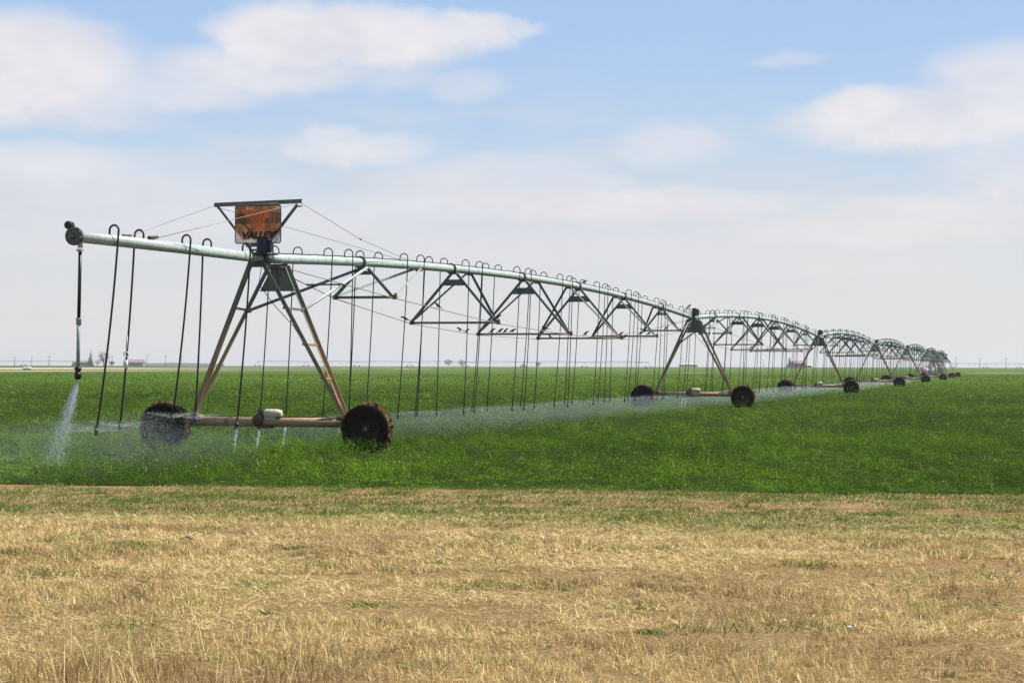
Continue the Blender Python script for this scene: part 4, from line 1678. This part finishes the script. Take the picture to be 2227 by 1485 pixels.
def bare_tree(px, dist, h, rad, label, leaf=None, dens=520, squash=.8):
    p = at(px, dist)
    r0 = empty('bare_tree' if leaf is None else 'round_tree', p)
    tag(r0, label, 'tree', 'trees on the horizon')
    rn = np.random.default_rng(int(px) + 5)
    tr = MB()
    tr.tube([(0, 0, 0), (.1, 0, h * .25), (0, .1, h * .5)], [h * .035, h * .028, h * .015], 8)
    for k in range(9):
        a = rn.uniform(0, 6.28)
        e = Vector((math.cos(a) * rad * .7, math.sin(a) * rad * .7, h * rn.uniform(.55, .95)))
        tr.tube([(0, 0, h * rn.uniform(.15, .4)), e * .55 + Vector((0, 0, h * .1)), e], [h * .016, h * .009, h * .003], 5)
    tr.build('trunk', M['bark'], r0)
    b = MB()
    for k in range(dens):
        d = rn.normal(size=3)
        d /= np.linalg.norm(d)
        r_ = rn.uniform(.25, 1) ** .5 * (1 + .18 * math.sin(3 * d[0] * 3 + k % 3))
        c = Vector((d[0] * rad * r_, d[1] * rad * r_, h * .54 + d[2] * h * .46 * squash * r_))
        u = Vector(rn.normal(size=3)) * (rad * .085)
        w_ = Vector(rn.normal(size=3)) * (rad * (.022 if leaf is None else .07))
        b.add([c - u, c + w_, c + u, c - w_], [(0, 1, 2, 3)])
    b.build('crown', leaf or M['twig'], r0)


conifer(197, 1480, 10.5, 3.3, 'dark pointed conifer beside the low brown farmhouse')
bare_tree(226, 1500, 12.5, 4.6, 'bare brown tree just right of the dark conifer')
bare_tree(243, 1600, 4.5, 2.4, 'low dark bush between bare tree and brown roofed farmhouse', M['conifer'], 260)
bare_tree(212, 1560, 5.5, 2.8, 'small bare tree between the conifer and big bare tree', None, 300)
bare_tree(308, 1560, 5.2, 3.4, 'bare brown shrub in front of the brown roofed farmhouse', None, 300)
bare_tree(975, 1850, 7.4, 4.2, 'left of two round bare trees on the middle horizon', None, 420)
bare_tree(1004, 1850, 7.0, 4.0, 'right of two round bare trees on the middle horizon', None, 420)
bare_tree(1170, 1650, 4.6, 2.2, 'dark green bush on the horizon under the third crossbar', M['conifer'], 260)
bare_tree(1138, 1750, 2.6, 2.0, 'tiny low shrub on the horizon, left of the dark bush', M['conifer'], 160)
conifer(1717, 1440, 8.0, 3.0, 'dark tree hiding the left end of the red roofed farmhouse')

# low wooded ridge far off to the left
b = MB()
xs_ = np.linspace(-620, -470, 60)
pr_ = []
for x in xs_:
    hgt = 3.6 + 1.3 * math.sin((x + 620) / 150 * math.pi) + random.uniform(-.3, .3)
    pr_.append(max(hgt, .2))
vs_, fs_ = [], []
for x, h_ in zip(xs_, pr_):
    xx = x * 1.04
    vs_ += [(xx, 3350, 0), (xx, 3360, h_ + 1.6), (xx, 3400, h_ + 1.6), (xx, 3420, 0)]
for i in range(len(xs_) - 1):
    for k in range(3):
        fs_.append((i * 4 + k, (i + 1) * 4 + k, (i + 1) * 4 + k + 1, i * 4 + k + 1))
b.add(vs_, fs_)
ridge = b.build('hills', M['farwood'])
ridge['kind'] = 'structure'

# utility poles
POLES = [(32, 1300, 6.5, 'leftmost thin utility pole, left of the white tank'), (69, 1900, 8.5, 'thin pole just right of the far left white tank'), (107, 1300, 7.2, 'utility pole between white tank and brown farmhouse'),
         (199, 1700, 14.0, 'tall thin mast rising behind the dark conifer'), (244, 1650, 8.0, 'pole between bare tree and brown roofed farmhouse'), (320, 1600, 9.0, 'first utility pole right of the brown roofed farmhouse'),
         (360, 1600, 9.0, 'utility pole left of the first long hose pair'), (395, 1620, 8.5, 'utility pole between two hanging hoses left of near tower'), (430, 1700, 9.0, 'utility pole just left of the near tower leg'),
         (2079, 1500, 8.2, 'utility pole right behind the farthest tower'), (2131, 1550, 8.0, 'middle utility pole on the right horizon'), (2188, 1550, 8.3, 'rightmost utility pole on the right horizon'),
         (1660, 1800, 7, 'thin pole left of the dark tree and red roof'), (1484, 1800, 9, 'thin pole behind the pale yellow shed')]
for px, dist, h_, lab in POLES:
    b = MB()
    b.tube([(0, 0, 0), (0, 0, h_)], [.22, .15], 8)
    b.bar((-1.1, 0, h_ * .93), (1.1, 0, h_ * .93), .15, .18)
    for sx in (-1, 0, 1):
        b.tube([(sx * .95, 0, h_ * .93), (sx * .95, 0, h_ * .93 + .35)], .07, 6)
    o = b.build('utility_pole', M['wood'], None, at(px, dist))
    tag(o, lab, 'pole', 'utility poles on the horizon')


# irrigation machines in other fields
def far_machine(px0, px1, dist, n, label, d1=None):
    a, b_ = at(px0, dist), at(px1, d1 or dist)
    r0 = empty('distant_irrigator', (0, 0, 0))
    tag(r0, label, 'irrigation machine', 'irrigation machines in far fields')
    pts = []
    for k in range(n * 8 + 1):
        f_ = k / (n * 8)
        p = a.lerp(b_, f_)
        u = (f_ * n) % 1
        pts.append(p + Vector((0, 0, 3.9 + .5 * 4 * u * (1 - u))))
    MB().tube(pts, .16, 6).build('pipe', M['truss'], r0)
    rb = MB()
    for k in range(n):
        q0, q1 = a.lerp(b_, k / n), a.lerp(b_, (k + 1) / n)
        nod = [q0 + Vector((0, 0, 3.8))] + [q0.lerp(q1, u) + Vector((0, 0, 3.5 - 3.0 * u * (1 - u))) for u in (.15, .32, .5, .68, .85)] + [q1 + Vector((0, 0, 3.8))]
        rb.tube(nod, .05, 5)
        for u, m_ in zip((.15, .32, .5, .68, .85), nod[1:-1]):
            for du in (-.06, .06):
                rb.tube([m_, q0.lerp(q1, u + du) + Vector((0, 0, 3.9 + 2 * (u + du) * (1 - u - du)))], .05, 4)
    rb.build('truss', M['truss'], r0)
    for k in range(n + 1):
        p = a.lerp(b_, k / n)
        t = MB()
        for s_ in (-1, 1):
            t.tube([p + Vector((0, 0, 3.9)), p + Vector((s_ * 1.7, s_ * .4, .6))], .10, 5)
        t.tube([p + Vector((-1.9, -.4, .6)), p + Vector((1.9, .4, .6))], .10, 6)
        t.lathe(p + Vector((0, 0, 4.0)), (0, 0, 1), [(0, .2), (.45, .2), (.45, .01)], 8)
        to = t.build('tower', M['truss'], r0)
        for s_ in (-1, 1):
            MB().lathe(p + Vector((s_ * 1.95, s_ * .4, .55)), (.1, 1, 0), [(-.16, .01), (-.16, .5), (0, .58), (.16, .5), (.16, .01)], 14).build('wheel', M['rubber'], to)


far_machine(-60, 162, 1750, 2, 'faint distant irrigation machine on the far left horizon')
far_machine(560, 1410, 1620, 7, 'long distant irrigation machine across the middle horizon', 1380)
far_machine(2070, 2290, 1850, 3, 'distant irrigation machine on the right horizon behind poles')

# thin bare strips inside the far field
def bare_strip(px0, px1, dist, deep):
    us = np.linspace(px0, px1, 30)
    tv_ = np.linspace(0, 1, 3)

    def fn(u, t):
        w = (.25 + .75 * vnoise(u * .12, u * 0, 7)) * sstep(px0, px0 + 12, u) * sstep(px1, px1 - 12, u)
        y = dist + deep * t * w
        x = (u - 1113.5) / FPX * y
        return np.stack([x, y, gz(x, y) + .19], 1)
    grid_sheet('bare_strip', us, tv_, fn, M['dirt'])


bare_strip(1478, 1550, 520, 28)
bare_strip(2096, 2300, 560, 26)
bare_strip(850, 942, 1010, 60)

# bits lying on the dry grass
for (x, y, sc_, mt_, nm, lab) in ((2.235, 13.3, .020, 'white', 'pebble', 'rounder white pebble lying in the dry grass, right foreground'),
                                  (1.85, 13.66, .013, 'white', 'pebble', 'smaller flat white pebble left of the rounder pebble'),):
    b = MB()
    b.lathe((0, 0, 0), (0, 0, 1), [(-.5, .001), (-.45, .5), (-.1, 1.0), (.3, .95), (.6, .55), (.7, .001)], 9, .12)
    o = b.build(nm, M[mt_], None, (x, y, float(gz(x, y)) + .035))
    o.scale = (sc_, sc_ * .8, sc_ * .8)
    tag(o, lab, 'pebble', 'white pebbles in the grass')
b = MB()
sv = [(-.11, -.02, .01), (.0, -.03, .05), (.10, -.01, .015), (.11, .05, .02), (.01, .04, .06), (-.09, .05, .02)]
b.add(sv + [(p[0], p[1], p[2] - .006) for p in sv], [(0, 1, 4, 5), (1, 2, 3, 4), (6, 11, 10, 7), (7, 10, 9, 8), (0, 5, 11, 6), (2, 8, 9, 3), (0, 6, 7, 1), (1, 7, 8, 2), (3, 9, 10, 4), (4, 10, 11, 5)])
o = b.build('plastic_scrap', M['black'], None, (-3.2, 19.75, float(gz(-3.2, 19.75)) + .03))
o.scale = (.6, .7, .6)
tag(o, 'dark crumpled plastic scrap lying on pale straw, left', 'litter')

# pivot point beyond the last tower
pp = empty('pivot_point', (TP[7][0] + 6.3, TP[7][1] + 40, 0), heading(TP[6], TP[7]))
tag(pp, 'tan steel pyramid of the pivot centre behind the last tower', 'pivot')
for sx in (-1, 1):
    for sy in (-1, 1):
        MB().angle((sx * .25, sy * .25, 3.9), (sx * 1.6, sy * 1.6, 0), .14, .02).build('leg', M['frame'], pp)
MB().tube([(0, 0, 0), (0, 0, 3.9), (-.3, 0, 4.1), (-38, 0, 3.9)], .11, 8).build('pipe', M['pipe'], pp)
lad = MB()
for sx in (-.22, .22):
    lad.bar((sx, -1.0, 0), (sx, -.35, 3.6), .07, .05)
for k in range(10):
    lad.bar((-.22, -1.0 + .065 * k, .35 * k + .2), (.22, -1.0 + .065 * k, .35 * k + .2), .05, .04)
lad.build('ladder', M['motor'], pp)


# ------------------------------------------------------------------ air
hm, ht, ho = newmat('haze')
hv = ht.n('ShaderNodeVolumePrincipled')
hv.inputs['Color'].default_value = (0.95, 0.96, 1.0, 1)
hv.inputs['Density'].default_value = 0.00014
hv.inputs['Anisotropy'].default_value = 0.2
ht.link(hv.outputs[0], ho.inputs['Volume'])
hz = MB().box((0, 2200, 11.5), (9000, 5600, 25.0)).build('haze', hm)
bmm = bmesh.new()
bmm.from_mesh(hz.data)
bmesh.ops.recalc_face_normals(bmm, faces=bmm.faces)
bmm.to_mesh(hz.data)
bmm.free()
hz['kind'] = 'stuff'
